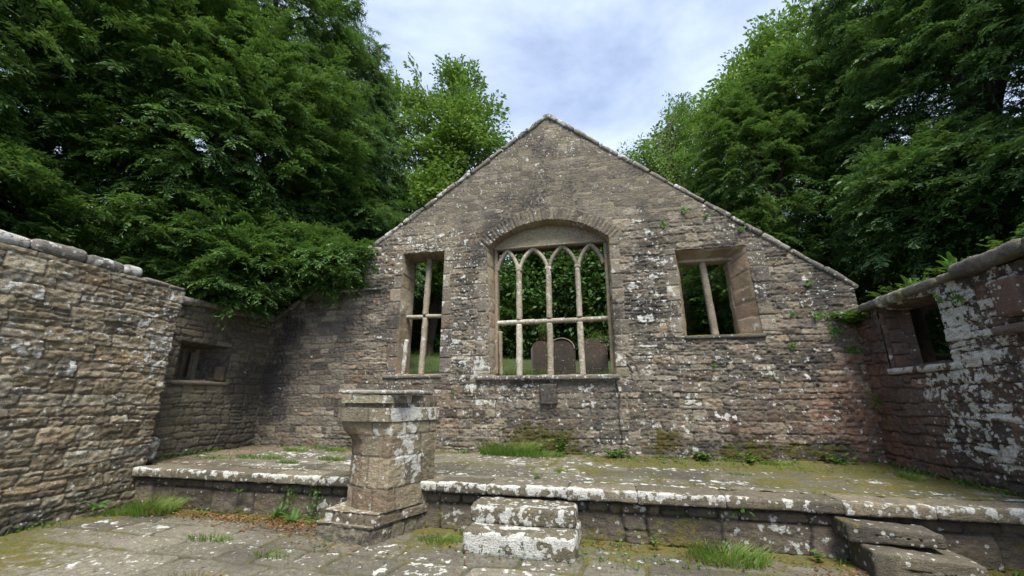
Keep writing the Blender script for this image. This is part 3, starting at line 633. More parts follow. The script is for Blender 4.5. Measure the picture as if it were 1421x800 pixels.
stone('sill', lw, M_COPE, (-3.42, .22, 2.03), (.68, .26, .04), zone=(.5, .2, 0, .5), rnd=.02, noise=.012, res=.03)
# right window -----------------------------------------------------
RWb = np.array([(2.22, 2.73), (3.17, 2.73), (3.12, 4.25), (2.20, 4.25)])
RWm = np.array([(2.22, 2.73), (3.17, 2.73), (3.12, 4.25), (2.20, 4.25)])
V, F, A = rev(RW, RWm, 0, .34, 7); V3, F3, A3 = rev(RWm, RWb, .34, .58, 8); a = Acc(); a.add(V, F, A, (.2, .04, .35, .1)); a.add(V3, F3, A3, (.2, 0, .2, .1))
rw = a.build('window', M_DRESS, gab); rw['label'] = 'right window with a single leaning mullion and mossy sill'
V, F = sweep(line((2.73, YF + .02, 2.73), (2.66, YF + .02, 4.25), 30), .125, .14, seed=8); fin(V, F, 'mullion', rw, M_WOODY, (.15, 0, .1, 0))
stone('lintel', rw, M_WOODY, (2.70, .36, 4.31), (.62, .12, .075), zone=(.1, .3, 0, .2), rnd=.015, noise=.012, res=.03)
pass
stone('sill', rw, M_COPE, (2.80, .19, 2.685), (.68, .25, .04), zone=lambda V: np.stack([.3 + 0 * V[:, 0], .15 + .85 * sstep(2.70, 2.72, V[:, 2]), 0 * V[:, 0], .4 + 0 * V[:, 0]], -1), rnd=.02, noise=.012, res=.03)
# slate tablet and carved roll below / beside the central window
stone('stone_tablet', gab, M_GABLE, (-.485, .012, 1.665), (.165, .06, .19), zone=(.22, .1, 0, 1.0), rnd=.02, noise=.016, res=.015, freq=9)['label'] = 'small dark square slate tablet under the central sill'
tq = np.linspace(0, 1, 26); P = np.c_[.98 + .30 * tq + .05 * np.sin(tq * 3.1), np.full(26, .02), 2.42 - .10 * tq - .62 * tq ** 2.2]
V, F = sweep(P, .06, .10, seed=12); o = fin(V, F, 'carved_moulding', gab, M_GABLE, (.3, 0, 0, 0)); o['label'] = 'broken curved moulding stone right of the central window'
P = np.c_[.98 + .30 * tq + .05 * np.sin(tq * 3.1) - .14 + .05 * tq, np.full(26, .022), 2.36 - .10 * tq - .55 * tq ** 2.2]
V, F = sweep(P[:18], .05, .10, seed=13); fin(V, F, 'carved_moulding', gab, M_GABLE, (.3, 0, 0, 0))

# ------------------------------------------------------------------ left walls
nwall = thing('rubble_wall', (-6.9, -5.5, 0), 'long tan rubble side wall on the left, nearest the viewer', 'wall', 'rubble walls of the roofless church')
def nz_(S, Z):
    edge = blob(S, Z, 6.2, 3.0, .5, .9) + .6 * blob(S, Z, 6.2, 2.2, .3, .4)
    return np.clip(.40 + .28 * edge + .14 * fbm(S * .6, Z * .6, 0, 2, 6), 0, 1), np.clip(.03 + .55 * np.exp(-Z / .18), 0, 1), 0 * S, np.clip(.03 + .35 * np.exp(-Z / .3), 0, 1)
pth = [(-6.6, -9.0), (-6.6, -2.67), (-7.28, -2.67)]
V, F, A, Zo = sheet(pth, (-.08, 3.46), .0145, dict(ch=.165, ln=.33, seed=21, gap=.003, depth=.026, warp=.04, rnd=.012, split=.36, tilt=.8, rough=1.8), M_TAN, 'w', nwall, zone=nz_)
# rough, stepped end of the wall: courses poke out unevenly
near = sstep(.10, .0, np.abs(V[:, 1] + 2.67)) * (V[:, 0] > -6.75)
V[:, 1] += near * (.022 * (hsh(np.floor(V[:, 2] / .17), 1, 0, 9) - .5) * 2)
a = Acc(); a.add(V, F, A, Zo)
V, F, A, Zo = sheet([(-7.28, -2.67), (-7.28, -9)], (-.08, 3.46), .08, dict(ch=.2, ln=.4, seed=22, depth=.03), M_TAN, 'w', nwall)
a.add(V, F, A, Zo); a.build('wall', M_TAN, nwall)
coping((-6.93, -9.0, 3.44), (-6.93, -3.35, 3.46), nwall, 41, wd=.365, th=.085, lmin=.34, lmax=.62, yax=(1, 0, 0), lz=.72, rnd=.07)
coping((-6.93, -3.35, 3.42), (-6.93, -2.66, 3.41), nwall, 42, wd=.38, th=.03, lmin=.4, lmax=.5, yax=(1, 0, 0), lz=.3, rnd=.025)

fwall = thing('rubble_wall', (-7.4, -1, PZ), 'shaded dark rubble wall in the left corner with a small slit window', 'wall', 'rubble walls of the roofless church')
FWX = -7.2
WN = np.array([(-2.06, 1.90), (-.95, 1.90), (-.95, 2.64), (-2.06, 2.64)])      # y,z
def fz(S, Z):
    return np.clip(.14 + .25 * blob(S, Z, .6, .9, .2, .25) + 0 * S, 0, 1), np.clip(.10 + .4 * np.exp(-(Z - PZ) / .3) + .15 * fbm(S, Z, 0, 2, 5), 0, 1), 0 * S, .35 + 0 * S
hp = WN.copy(); hp[:, 0] += 2.67
V, F, A, Zo = sheet([(FWX, -2.67), (FWX, .02)], (PZ - .1, 3.36), .016, dict(ch=.14, ln=.27, seed=23, gap=.003, depth=.026, warp=.06, rnd=.018, split=.3, tilt=.5), M_DARKW, 'w', fwall, holes=[hp], zone=fz)
mk('wall', V, F, M_DARKW, fwall, A, Zo)
# recess of the slit window, splayed towards a narrow loop
WB = np.array([(-1.62, 1.95), (-1.30, 1.95), (-1.30, 2.58), (-1.62, 2.58)])
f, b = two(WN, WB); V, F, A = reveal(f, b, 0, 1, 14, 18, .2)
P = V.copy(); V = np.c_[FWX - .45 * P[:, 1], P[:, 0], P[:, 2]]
fw = mk('window', V, F[:, ::-1], M_DARKW, fwall, A, (.15, .2, 0, .8)); fw['label'] = 'small square splayed opening narrowing to a dark slit'  # high dark value paints the recess's shade into its stone colour
slit = np.array([(-1.53, 2.0), (-1.39, 2.0), (-1.39, 2.48), (-1.46, 2.54), (-1.53, 2.48)])
for (y0, y1, z0, z1) in ((-1.64, -1.53, 1.93, 2.6), (-1.39, -1.28, 1.93, 2.6), (-1.535, -1.385, 2.5, 2.6), (-1.535, -1.385, 1.93, 2.0)):
    V, F = block((FWX - .47, (y0 + y1) / 2, (z0 + z1) / 2), (.05, (y1 - y0) / 2, (z1 - z0) / 2), rnd=.012, noise=.004, res=.03); fin(V, F, 'loop_frame', fw, M_DARKW, (.1, .1, 0, .2))
stone('sill', fw, M_DARKW, (FWX - .08, -1.5, 1.875), (.14, .60, .04), zone=(.2, .2, 0, .2), rnd=.02, noise=.01)
stone('splay_block', fw, M_TAN, (FWX - .10, -1.02, 2.08), (.10, .10, .15), rotz(.55), zone=(.25, 0, 0, .2), rnd=.02, noise=.01)
coping((FWX - .25, -2.66, 3.33), (FWX - .25, .0, 3.36), fwall, 44, wd=.36, th=.07, lmin=.35, lmax=.7, yax=(1, 0, 0), lz=.40, mossy=.25, rnd=.05)
V, F = block((-7.62, -1.3, 1.2), (.12, 1.4, .64), rnd=.01, noise=.01, res=.1); mk('wall_core', V, F, M_DARKW, fwall, (.5, 0, .5, 1), (0, 0, 0, 0))
V, F = block((-7.62, -1.3, 2.95), (.12, 1.4, .35), rnd=.01, noise=.01, res=.1); mk('wall_core', V, F, M_DARKW, fwall, (.5, 0, .5, 1), (0, 0, 0, 0))
o = stone('loose_boulder', None, M_COPE, (-6.93, -2.50, PZ + .22), (.20, .12, .20), rotz(.4), zone=(.55, .1, 0, .4), rnd=.12, noise=.05, res=.03)
tag(o, 'grey lichened boulder on the platform against the end of the left wall', 'boulder')

# ------------------------------------------------------------------ right wall
rwall = thing('rubble_wall', (5.2, -2.5, PZ), 'right hand side wall of ruddy blocks blotched with white lichen', 'wall', 'rubble walls of the roofless church')
RX = 4.93
RN = np.array([(-1.85, 2.02), (-.62, 2.02), (-.62, 2.93), (-1.85, 2.93)])
def rz_(S, Z):   # s runs from the corner (y=0) towards the viewer
    l = .16 + .80 * sstep(.75, 1.7, S) * (.72 + .35 * fbm(S * .9, Z * 1.1, 0, 2, 9)) * sstep(.62, .95, Z)
    return np.clip(l, 0, 1), np.clip(.06 + .8 * np.exp(-(Z - PZ) / .16) + .5 * blob(S, Z, .25, 1.5, .25, .5) + .5 * blob(S, Z, 2.3, 2.75, .15, .14), 0, 1), .9 * sstep(.95, .3, S), .62 + .4 * fbm(S * 1.5, Z * 1.5, 0, 2, 14)
hr = RN.copy(); hr[:, 0] = -hr[:, 0]
V, F, A, Zo = sheet([(RX, .02), (RX, -6.2)], (PZ - .1, 3.0), .0145, dict(ch=.20, ln=.38, seed=25, gap=.004, depth=.034, warp=.035, rnd=.010, split=.3, tilt=.7, rough=1.6), M_RED, 'w', rwall, holes=[hr], zone=rz_)
a = Acc(); a.add(V, F, A, Zo)
V, F, A, Zo = sheet([(RX, -2.68), (RX, -8.6)], (-.1, PZ - .08), .03, dict(ch=.20, ln=.36, seed=26, gap=.007, depth=.045, warp=.04, rnd=.02), M_RED, 'w', rwall)
Zo[:, 0] = .5; a.add(V, F, A, Zo)
V, F, A, Zo = sheet([(RX + .6, -6.2), (RX + .6, .5)], (-.1, 3.0), .08, dict(ch=.2, ln=.4, seed=27, depth=.03), M_RED, 'w', rwall, holes=[np.array([(4.4, 2.05), (5.6, 2.05), (5.6, 2.9), (4.4, 2.9)])]); a.add(V, F, A, Zo)
a.build('wall', M_RED, rwall)
RB = np.array([(-1.62, 2.08), (-.78, 2.08), (-.78, 2.90), (-1.62, 2.90)])
# recess: far reveal is coursed ruddy ashlar
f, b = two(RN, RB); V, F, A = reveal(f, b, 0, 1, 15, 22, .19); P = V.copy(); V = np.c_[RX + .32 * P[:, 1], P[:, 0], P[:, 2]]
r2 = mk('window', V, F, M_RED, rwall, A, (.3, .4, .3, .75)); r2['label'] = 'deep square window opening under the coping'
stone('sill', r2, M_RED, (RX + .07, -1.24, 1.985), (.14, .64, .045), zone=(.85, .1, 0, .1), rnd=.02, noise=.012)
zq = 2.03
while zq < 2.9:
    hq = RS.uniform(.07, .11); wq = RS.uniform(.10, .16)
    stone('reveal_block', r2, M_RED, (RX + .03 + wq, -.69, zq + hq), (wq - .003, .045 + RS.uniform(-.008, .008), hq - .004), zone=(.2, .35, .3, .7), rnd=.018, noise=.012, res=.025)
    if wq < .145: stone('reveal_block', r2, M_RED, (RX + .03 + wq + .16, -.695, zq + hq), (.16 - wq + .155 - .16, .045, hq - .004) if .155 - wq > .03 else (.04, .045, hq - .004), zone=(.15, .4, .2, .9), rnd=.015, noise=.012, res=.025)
    zq += 2 * hq
coping((RX + .24, .1, 2.97), (RX + .24, -2.3, 2.99), rwall, 45, wd=.36, th=.065, lmin=.5, lmax=.9, yax=(1, 0, 0), lz=.35, mossy=.55, rnd=.045)
coping((RX + .24, -2.3, 2.99), (RX + .24, -6.2, 3.04), rwall, 46, wd=.40, th=.085, lmin=.6, lmax=1.0, yax=(1, 0, 0), lz=.35, mossy=.4, rnd=.06)
for (yy, zz, hy, hz) in ((-2.86, 2.62, .16, .20), (-2.80, 2.30, .22, .05)):
    stone('corbel_block', rwall, M_RED, (RX - .06, yy - .05, zz), (.10, hy, hz), zone=(.5, .2, 0, .3), rnd=.03, noise=.015)

# ------------------------------------------------------------------ pulpit
pul = thing('stone_pulpit', (-2.15, -3.05, 0), 'square weathered stone pulpit with projecting top slab on a stepped plinth', 'pulpit')
def poly_stack(plan_fn, z0, z1, res, mas, name, zone, mat=M_PULP, cap=True, amp=1.0):
    """closed-front masonry stack: plan_fn(z) -> list of xy corners (constant count)"""
    nz2 = max(2, int((z1 - z0) / res) + 1); zs_ = np.linspace(z0, z1, nz2); ref = np.array(plan_fn(zs_[0]), float)
    seg = np.hypot(*(ref[1:] - ref[:-1]).T); cum = np.r_[0, np.cumsum(seg)]; nu = int(cum[-1] / res) + 1; s = np.linspace(0, cum[-1], nu)
    X = np.zeros((nu, nz2)); Y = X.copy()
    for j, z in enumerate(zs_):
        p = np.array(plan_fn(z), float); X[:, j] = np.interp(s, cum, p[:, 0]); Y[:, j] = np.interp(s, cum, p[:, 1])
    S, Z = np.meshgrid(s, zs_, indexing='ij'); H, r1, r2_, mo = masonry(S, Z, **mas); H = H * amp
    dx = np.gradient(X, axis=0); dy = np.gradient(Y, axis=0)
    for _ in range(2): dx[1:-1] = (dx[:-2] + dx[1:-1] + dx[2:]) / 3; dy[1:-1] = (dy[:-2] + dy[1:-1] + dy[2:]) / 3
    l = np.hypot(dx, dy) + 1e-9
    X = X + dy / l * H; Y = Y - dx / l * H
    a = Acc(); a.add(np.stack([X, Y, Z], -1).reshape(-1, 3), grid_faces(nu, nz2), np.stack([r1, mo, r2_, np.ones_like(r1)], -1).reshape(-1, 4), np.stack(np.broadcast_arrays(*zone(S, Z)), -1).reshape(-1, 4))
    if cap:
        for j, up in ((nz2 - 1, 1), (0, 0)):
            top = np.c_[X[:, j], Y[:, j], np.full(nu, zs_[j])]; cc = np.array([(ref[:, 0].min() + ref[:, 0].max()) / 2, -2.8, zs_[j]])
            rings = np.stack([top + (cc - top) * f_ for f_ in (0, .02, .3, .6, .98)], 1)
            rings[:, 1:4, 2] += .006 * fbm(rings[:, 1:4, 0] * 6, rings[:, 1:4, 1] * 6, 0, 2, 3)
            a.add(rings.reshape(-1, 3), grid_faces(nu, 5) if up else grid_faces(nu, 5)[:, ::-1], (.5, 0, .5, 1), (.45, .25, 0, .1))
    return a.build(name, mat, pul)
AX, AY = -1.93, -3.36
poly_stack(lambda z: [(-2.76, -2.6), (-2.78, -3.42), (-2.06, -3.50), (-1.74, -2.62)] if 1 else 0, -.02, .19, .014, dict(ch=.2, ln=.42, seed=61, gap=.004, depth=.024, warp=.015, rnd=.014, split=.05, tilt=.4), 'plinth', lambda S, Z: (.32 + 0 * S, .36 + 0 * S, 0 * S, .65 + 0 * S))
poly_stack(lambda z: [(-2.70, -2.6), (-2.72, -3.38), (-2.02, -3.45), (-1.70, -2.62)], .19, .31, .014, dict(ch=.2, ln=.36, seed=62, gap=.004, depth=.022, warp=.01, rnd=.014, split=.0, tilt=.4), 'plinth', lambda S, Z: (.50 + 0 * S, .28 + 0 * S, .1 + 0 * S, .55 + 0 * S))
def shaft(z):
    t = float(sstep(1.02, 1.30, np.array(z))); xl = -2.585 - .07 * t; yl = -3.16 - .17 * t
    return [(xl - .03, -2.6), (xl - .02, yl + .02), (xl + .24 - .04 * t, -3.30 - .04 * t), (AX - .03, AY), (-1.70, -2.62)]
def zsft(S, Z):
    rgt = sstep(1.30, 1.42, S)
    return (.30 + .62 * blob(S, Z, 1.55, .95, .22, .30) + .25 * blob(S, Z, 1.75, .9, .12, .3) + .3 * blob(S, Z, 1.5, 1.2, .15, .2), .10 + .25 * blob(S, Z, .7, .36, .3, .08), .22 * (1 - rgt), .12 + .5 * blob(S, Z, .55, .9, .1, .4))
poly_stack(shaft, .31, 1.31, .012, dict(ch=.30, ln=.36, seed=66, gap=.003, depth=.012, warp=.008, rnd=.008, split=.0, tilt=.4, rough=.8), 'shaft', zsft)
# hollow chamfer pilaster strips on the broad face
for (xx, yy, z0, z1, wdt) in ((-2.31, -3.285, .50, 1.0, .012), (-2.09, -3.34, .36, 1.10, .010)):
    V, F = sweep(line((xx, yy, z0), (xx - .01, yy, z1), 20), wdt, .03, seed=3); fin(V, F, 'moulding', pul, M_PULP, (.1, 0, .1, .2))
zb = lambda V: np.stack([.35 + .5 * sstep(-2.0, -1.9, V[:, 0]), .08 + 0 * V[:, 0], 0 * V[:, 0], .12 + 0 * V[:, 0]], -1)
def slabp(name, pts, z0, z1, zone, mat=M_PULP, seed=70, ln=.4, dep=.012):
    return poly_stack(lambda z: pts, z0, z1, .012, dict(rough=.4, ch=.6, ln=ln, seed=seed, gap=.005, depth=dep, warp=.004, rnd=.012, split=0, tilt=.2), name, zone, mat)
slabp('cornice', [(-2.70, -2.6), (-2.69, -3.38), (-1.97, -3.42), (-1.665, -2.62)], 1.315, 1.475, lambda S, Z: (.42 + .5 * sstep(1.45, 1.6, S), .1 + 0 * S, 0 * S, .12 * (S < 1.5)), seed=71, ln=.75)
slabp('desk_course', [(-2.66, -2.6), (-2.64, -3.34), (-1.96, -3.36), (-1.70, -2.62)], 1.475, 1.535, lambda S, Z: (.2 + 0 * S, .15 + 0 * S, 0 * S, .7 + 0 * S), seed=72, dep=.006)
slabp('desk_course', [(-2.69, -2.6), (-2.68, -3.36), (-1.98, -3.40), (-1.71, -2.62)], 1.535, 1.625, lambda S, Z: (.45 + 0 * S, .08 + 0 * S, .0 * S, .05 + 0 * S), seed=73, ln=.5)
V, F = block((-2.235, -2.99, 1.668), (.455, .42, .028), rotz(-.04) @ roty(.012), rnd=.018, noise=.012, res=.02, seed=5); mk('top_slab', V, F, M_COPE, pul, (.6, 0, .7, 1), (.62, .15, 0, .12))

# ------------------------------------------------------------------ gravestones
def gravestone(x, y, w_, h_, d_, label, rz=0, tilt=0, shoulders=False, rim=False):
    n, K = 34, 16
    th = np.linspace(0, math.pi, n)
    ox = np.cos(th) * w_ / 2; oz = np.sin(th) * w_ * (.42 if not shoulders else .5) 
    if shoulders:
        s_ = np.abs(np.cos(th)); ox = np.sign(np.cos(th)) * np.where(s_ > .8, w_ / 2, s_ * w_ / 2 * .95); oz = np.where(s_ > .8, 0, np.sin(th) * w_ * .42)
    hs = h_ - oz.max(); t = np.linspace(0, 1, K)
    X = ox[:, None] + 0 * t; Z = (hs + oz)[:, None] * t + -.25 * (1 - t); 
    a = Acc(); nzv = .012 * fbm(X * 5, Z * 5, x, 3, 3)
    a.add(np.stack([X, -d_ / 2 - nzv, Z], -1).reshape(-1, 3), grid_faces(n, K)[:, ::-1], (RS.rand(), 0, RS.rand(), 1), (.3, .25, 0, .2))
    a.add(np.stack([X, d_ / 2 + nzv, Z], -1).reshape(-1, 3), grid_faces(n, K), (.5, 0, .5, 1), (.3, .2, 0, .2))
    # fill front faces between the two legs: grid spans whole width because X is swept from right to left
    e = np.stack([np.stack([X[:, -1], np.full(n, -d_ / 2), Z[:, -1]], -1), np.stack([X[:, -1], np.full(n, d_ / 2), Z[:, -1]], -1)], 1)
    a.add(e.reshape(-1, 3), grid_faces(n, 2), (.5, 0, .5, 1), (.7, .2, 0, 0))
    for c_ in (0, -1):
        s_ = np.stack([np.stack([X[c_], np.full(K, -d_ / 2), Z[c_]], -1), np.stack([X[c_], np.full(K, d_ / 2), Z[c_]], -1)], 1)
        a.add(s_.reshape(-1, 3), grid_faces(K, 2), (.5, 0, .5, 1), (.4, .2, 0, 0))
    rot = rotz(rz) @ rotx(tilt); gz0 = float(ground_h(x, y))
    a.V = [v @ rot.T + np.array([x, y, gz0]) for v in a.V]
    if rim:
        g_ = thing('gravestone', (x, y, gz0), label, 'gravestone', 'gravestones seen through the windows')
        a.build('slab', M_GRAVE, g_)
        P = np.c_[ox * .93, np.full(n, -d_ / 2 - .005), hs + oz * .95]; V, F = sweep(P, .035, .05, seed=4); V = V @ rot.T + np.array([x, y, gz0]); mk('raised_rim', V, F, M_COPE, g_, (.6, 0, .8, 1), (.6, 0, 0, 0)); return g_
    return tag(a.build('gravestone', M_GRAVE), label, 'gravestone', 'gravestones seen through the windows')
gravestone(-1.36, 4.7, .62, 1.05, .10, 'dark shouldered gravestone, leftmost through the central window', rz=.05, tilt=.04, shoulders=True)
gravestone(-.62, 3.9, .80, 1.08, .11, 'round topped gravestone with pale rim, middle one through the central window', rz=.12, rim=True)
gravestone(.28, 4.1, .84, 1.06, .12, 'brown round topped gravestone at the right of the central window', rz=.1, tilt=-.03)
gravestone(-3.15, 3.6, .66, 1.0, .10, 'round topped gravestone half hidden behind the left window mullion', rz=.2, tilt=.05)

# ------------------------------------------------------------------ foliage
def frond_t(N=8, ln=1.0, w=.075, ang=58, side=.42, droop=.22, taper=.72):
    """flat feather-like spray along +X : quads (n,4,3) and tip factor (n,4)"""
    Q, T = [], []
    def leaf(p, d, l, w_, t0, t1):
        p = np.array(p); d = np.array(d, float); d /= np.linalg.norm(d); s = np.array([-d[1], d[0], 0])
        q = np.array([p, p + d * l * .5 + s * w_ / 2, p + d * l, p + d * l * .5 - s * w_ / 2]); Q.append(q); T.append([t0, (t0 + t1) / 2, t1, (t0 + t1) / 2])
    leaf((0, 0, 0), (1, 0, 0), ln, w * .8, 0, 1)
    for i in range(N):
        t = .10 + .85 * i / N; l = side * ln * (1 - taper * t) * (1 if t > .12 else .8)
        for s in (-1, 1):
            a = R(ang - 12 * t) * s; leaf((t * ln, 0, 0), (math.cos(a), math.sin(a), 0), l, w, t * .6, t * .7 + .3)
    Q = np.array(Q); T = np.array(T)
    Q[..., 2] -= droop * Q[..., 0] ** 2 / ln + .25 * np.abs(Q[..., 1])
    return Q, T
def place(Q, M, O):
    """Q (n,4,3), M (k,3,3) columns = axes, O (k,3) -> (k*n,4,3)"""
    return (np.einsum('kij,nvj->knvi', M, Q) + O[:, None, None, :]).reshape(-1, 4, 3)
def axes(d, up, roll=None):
    d = d / np.linalg.norm(d, axis=-1, keepdims=True); y = np.cross(up, d); y /= np.linalg.norm(y, axis=-1, keepdims=True) + 1e-9; z = np.cross(d, y)
    if roll is not None:
        c, s = np.cos(roll)[:, None], np.sin(roll)[:, None]; y, z = y * c + z * s, z * c - y * s
    return np.stack([d, y, z], -1)
def bough_t(seed, nside=6, n=7, fl=.40, droop=.45, w=.085):
    """a drooping evergreen bough of unit length: irregular curved twigs, each set with short narrow sprigs"""
    r = np.random.RandomState(seed); Q, T = [], []
    stems = [(0.0, np.array([1, 0, .05]), 1.0)]  # the main stem first
    for i in range(nside * 2):
        u = r.uniform(.08, .92); a = R(r.uniform(22, 75)) * r.choice([-1, 1]); stems.append((u, np.array([math.cos(a), math.sin(a), r.uniform(-.35, .25)]), fl * (1.15 - .6 * u) * r.uniform(.55, 1.35)))
    for j, (u, d, L_) in enumerate(stems):
        d = d / np.linalg.norm(d); o = np.array([u, 0, .10 * u - droop * u * u]) if j else np.zeros(3)
        m = int(n * 2.4 * (L_ / fl) ** .6) if j else 6; dr_ = droop * (1 if j == 0 else r.uniform(.3, 1.5)); cur = r.uniform(-.5, .5)
        c = lambda t: o + d * L_ * t + np.array([-d[1], d[0], 0]) * cur * L_ * t * t * .5 + np.array([0, 0, -dr_ * L_ * t * t * (1 if j else 1)])
        for k in range(m):
            t = (k + r.uniform(.2, 1)) / m; p = c(t); tg = c(min(1, t + .05)) - c(t - .05); tg /= np.linalg.norm(tg) + 1e-9
            sd = np.cross(tg, np.array([r.uniform(-.35, .35), r.uniform(-.35, .35), 1.])); sd /= np.linalg.norm(sd) + 1e-9
            s = 1 if k % 2 else -1; an = R(r.uniform(28, 72)); q = tg * math.cos(an) + sd * s * math.sin(an) + np.array([0, 0, r.uniform(-.30, .08)]); q /= np.linalg.norm(q)
            l = .118 * (1.15 - .6 * t) * r.uniform(.6, 1.35); ww = l * r.uniform(.13, .23); n2 = np.cross(q, np.array([r.uniform(-.6, .6), r.uniform(-.6, .6), 1.])); n2 /= np.linalg.norm(n2) + 1e-9
            Q.append([p, p + q * l * .55 + n2 * ww, p + q * l, p + q * l * .45 - n2 * ww]); t0 = .25 + .5 * t; T.append([t0 * .6, t0, min(1, t0 + .4), t0])
        for k in range(3):
            a_, b_ = c(k / 3), c((k + 1) / 3); Q.append([a_, a_ + (0, .006, .002), b_ + (0, .004, .002), b_]); T.append([0] * 4)
    return np.array(Q), np.array(T)
def cluster_t(seed, n=46, leaf=.10, long=1.0, spread=.34):
    """a twig of broad leaves, unit length"""
    r = np.random.RandomState(seed); u = r.beta(1.4, 1, n); a = r.uniform(0, 2 * math.pi, n); rad = spread * np.sqrt(r.rand(n)) * (.35 + .65 * u)
    P = np.stack([u * long, rad * np.cos(a), rad * np.sin(a) * .7], -1)
    d = np.stack([r.uniform(.1, 1, n), np.cos(a) + r.uniform(-.4, .4, n), np.sin(a) * .5 - .35 + r.uniform(-.3, .3, n)], -1)
    M = axes(d, r.normal(0, .6, (n, 3)) + np.array([0, 0, 1.]))
    lf = np.array([[(0, 0, 0), (.5, .27, .04), (1, 0, -.06), (.5, -.27, .04)]]) * leaf
    s = r.uniform(.7, 1.35, n)
    q = place(lf, M * s[:, None, None], P); tip = np.repeat(r.rand(n)[:, None], 4, 1)
    tw = []
    for i in range(0, n, 5):
        b = np.array([u[i] * .6, 0, 0]); e = P[i]; tw.append([b, b + (0, .006, 0), e + (0, .004, 0), e])
    tw.append([(0, -.008, 0), (1, -.003, 0), (1, .003, 0), (0, .008, 0)])
    q = np.concatenate([q, np.array(tw)]); tip = np.concatenate([tip, np.zeros((len(tw), 4))])
    return q, tip
YEWB = [bough_t(i, nside=6, n=6, fl=.42) for i in range(7)]
YEWF = [bough_t(i + 20, nside=5, n=5, fl=.45) for i in range(4)]       # for trees farther off
YEWB = [(q * [1, 1, 1], t) for q, t in YEWB]
CLUS = [cluster_t(i) for i in range(4)]
CLUSA = [cluster_t(i + 40, n=34, leaf=.17, spread=.30) for i in range(4)]
CLUSD = [cluster_t(i + 9, n=60, leaf=.13, spread=.45) for i in range(4)]
def tube(pts, r0, r1, k=7, seed=0):
    pts = np.asarray(pts, float); n = len(pts); T = np.gradient(pts, axis=0); T /= np.linalg.norm(T, axis=1, keepdims=True)
    ref = np.array([.3, .1, .9]) if abs(T[0, 2]) < .8 else np.array([1, .1, 0]); U = np.cross(T, ref); U /= np.linalg.norm(U, axis=1, keepdims=True); W = np.cross(T, U)
    rr_ = np.linspace(r0, r1, n) * (1 + .12 * vn(np.arange(n) * 1.7, seed, 0)); a = np.linspace(0, 2 * math.pi, k, endpoint=False)
    V = pts[:, None] + rr_[:, None, None] * (np.cos(a)[None, :, None] * U[:, None] + np.sin(a)[None, :, None] * W[:, None])
    i = np.arange(n * k).reshape(n, k); F = np.stack([i[:-1], np.roll(i, -1, 1)[:-1], np.roll(i, -1, 1)[1:], i[1:]], -1).reshape(-1, 4)
    return V.reshape(-1, 3), F
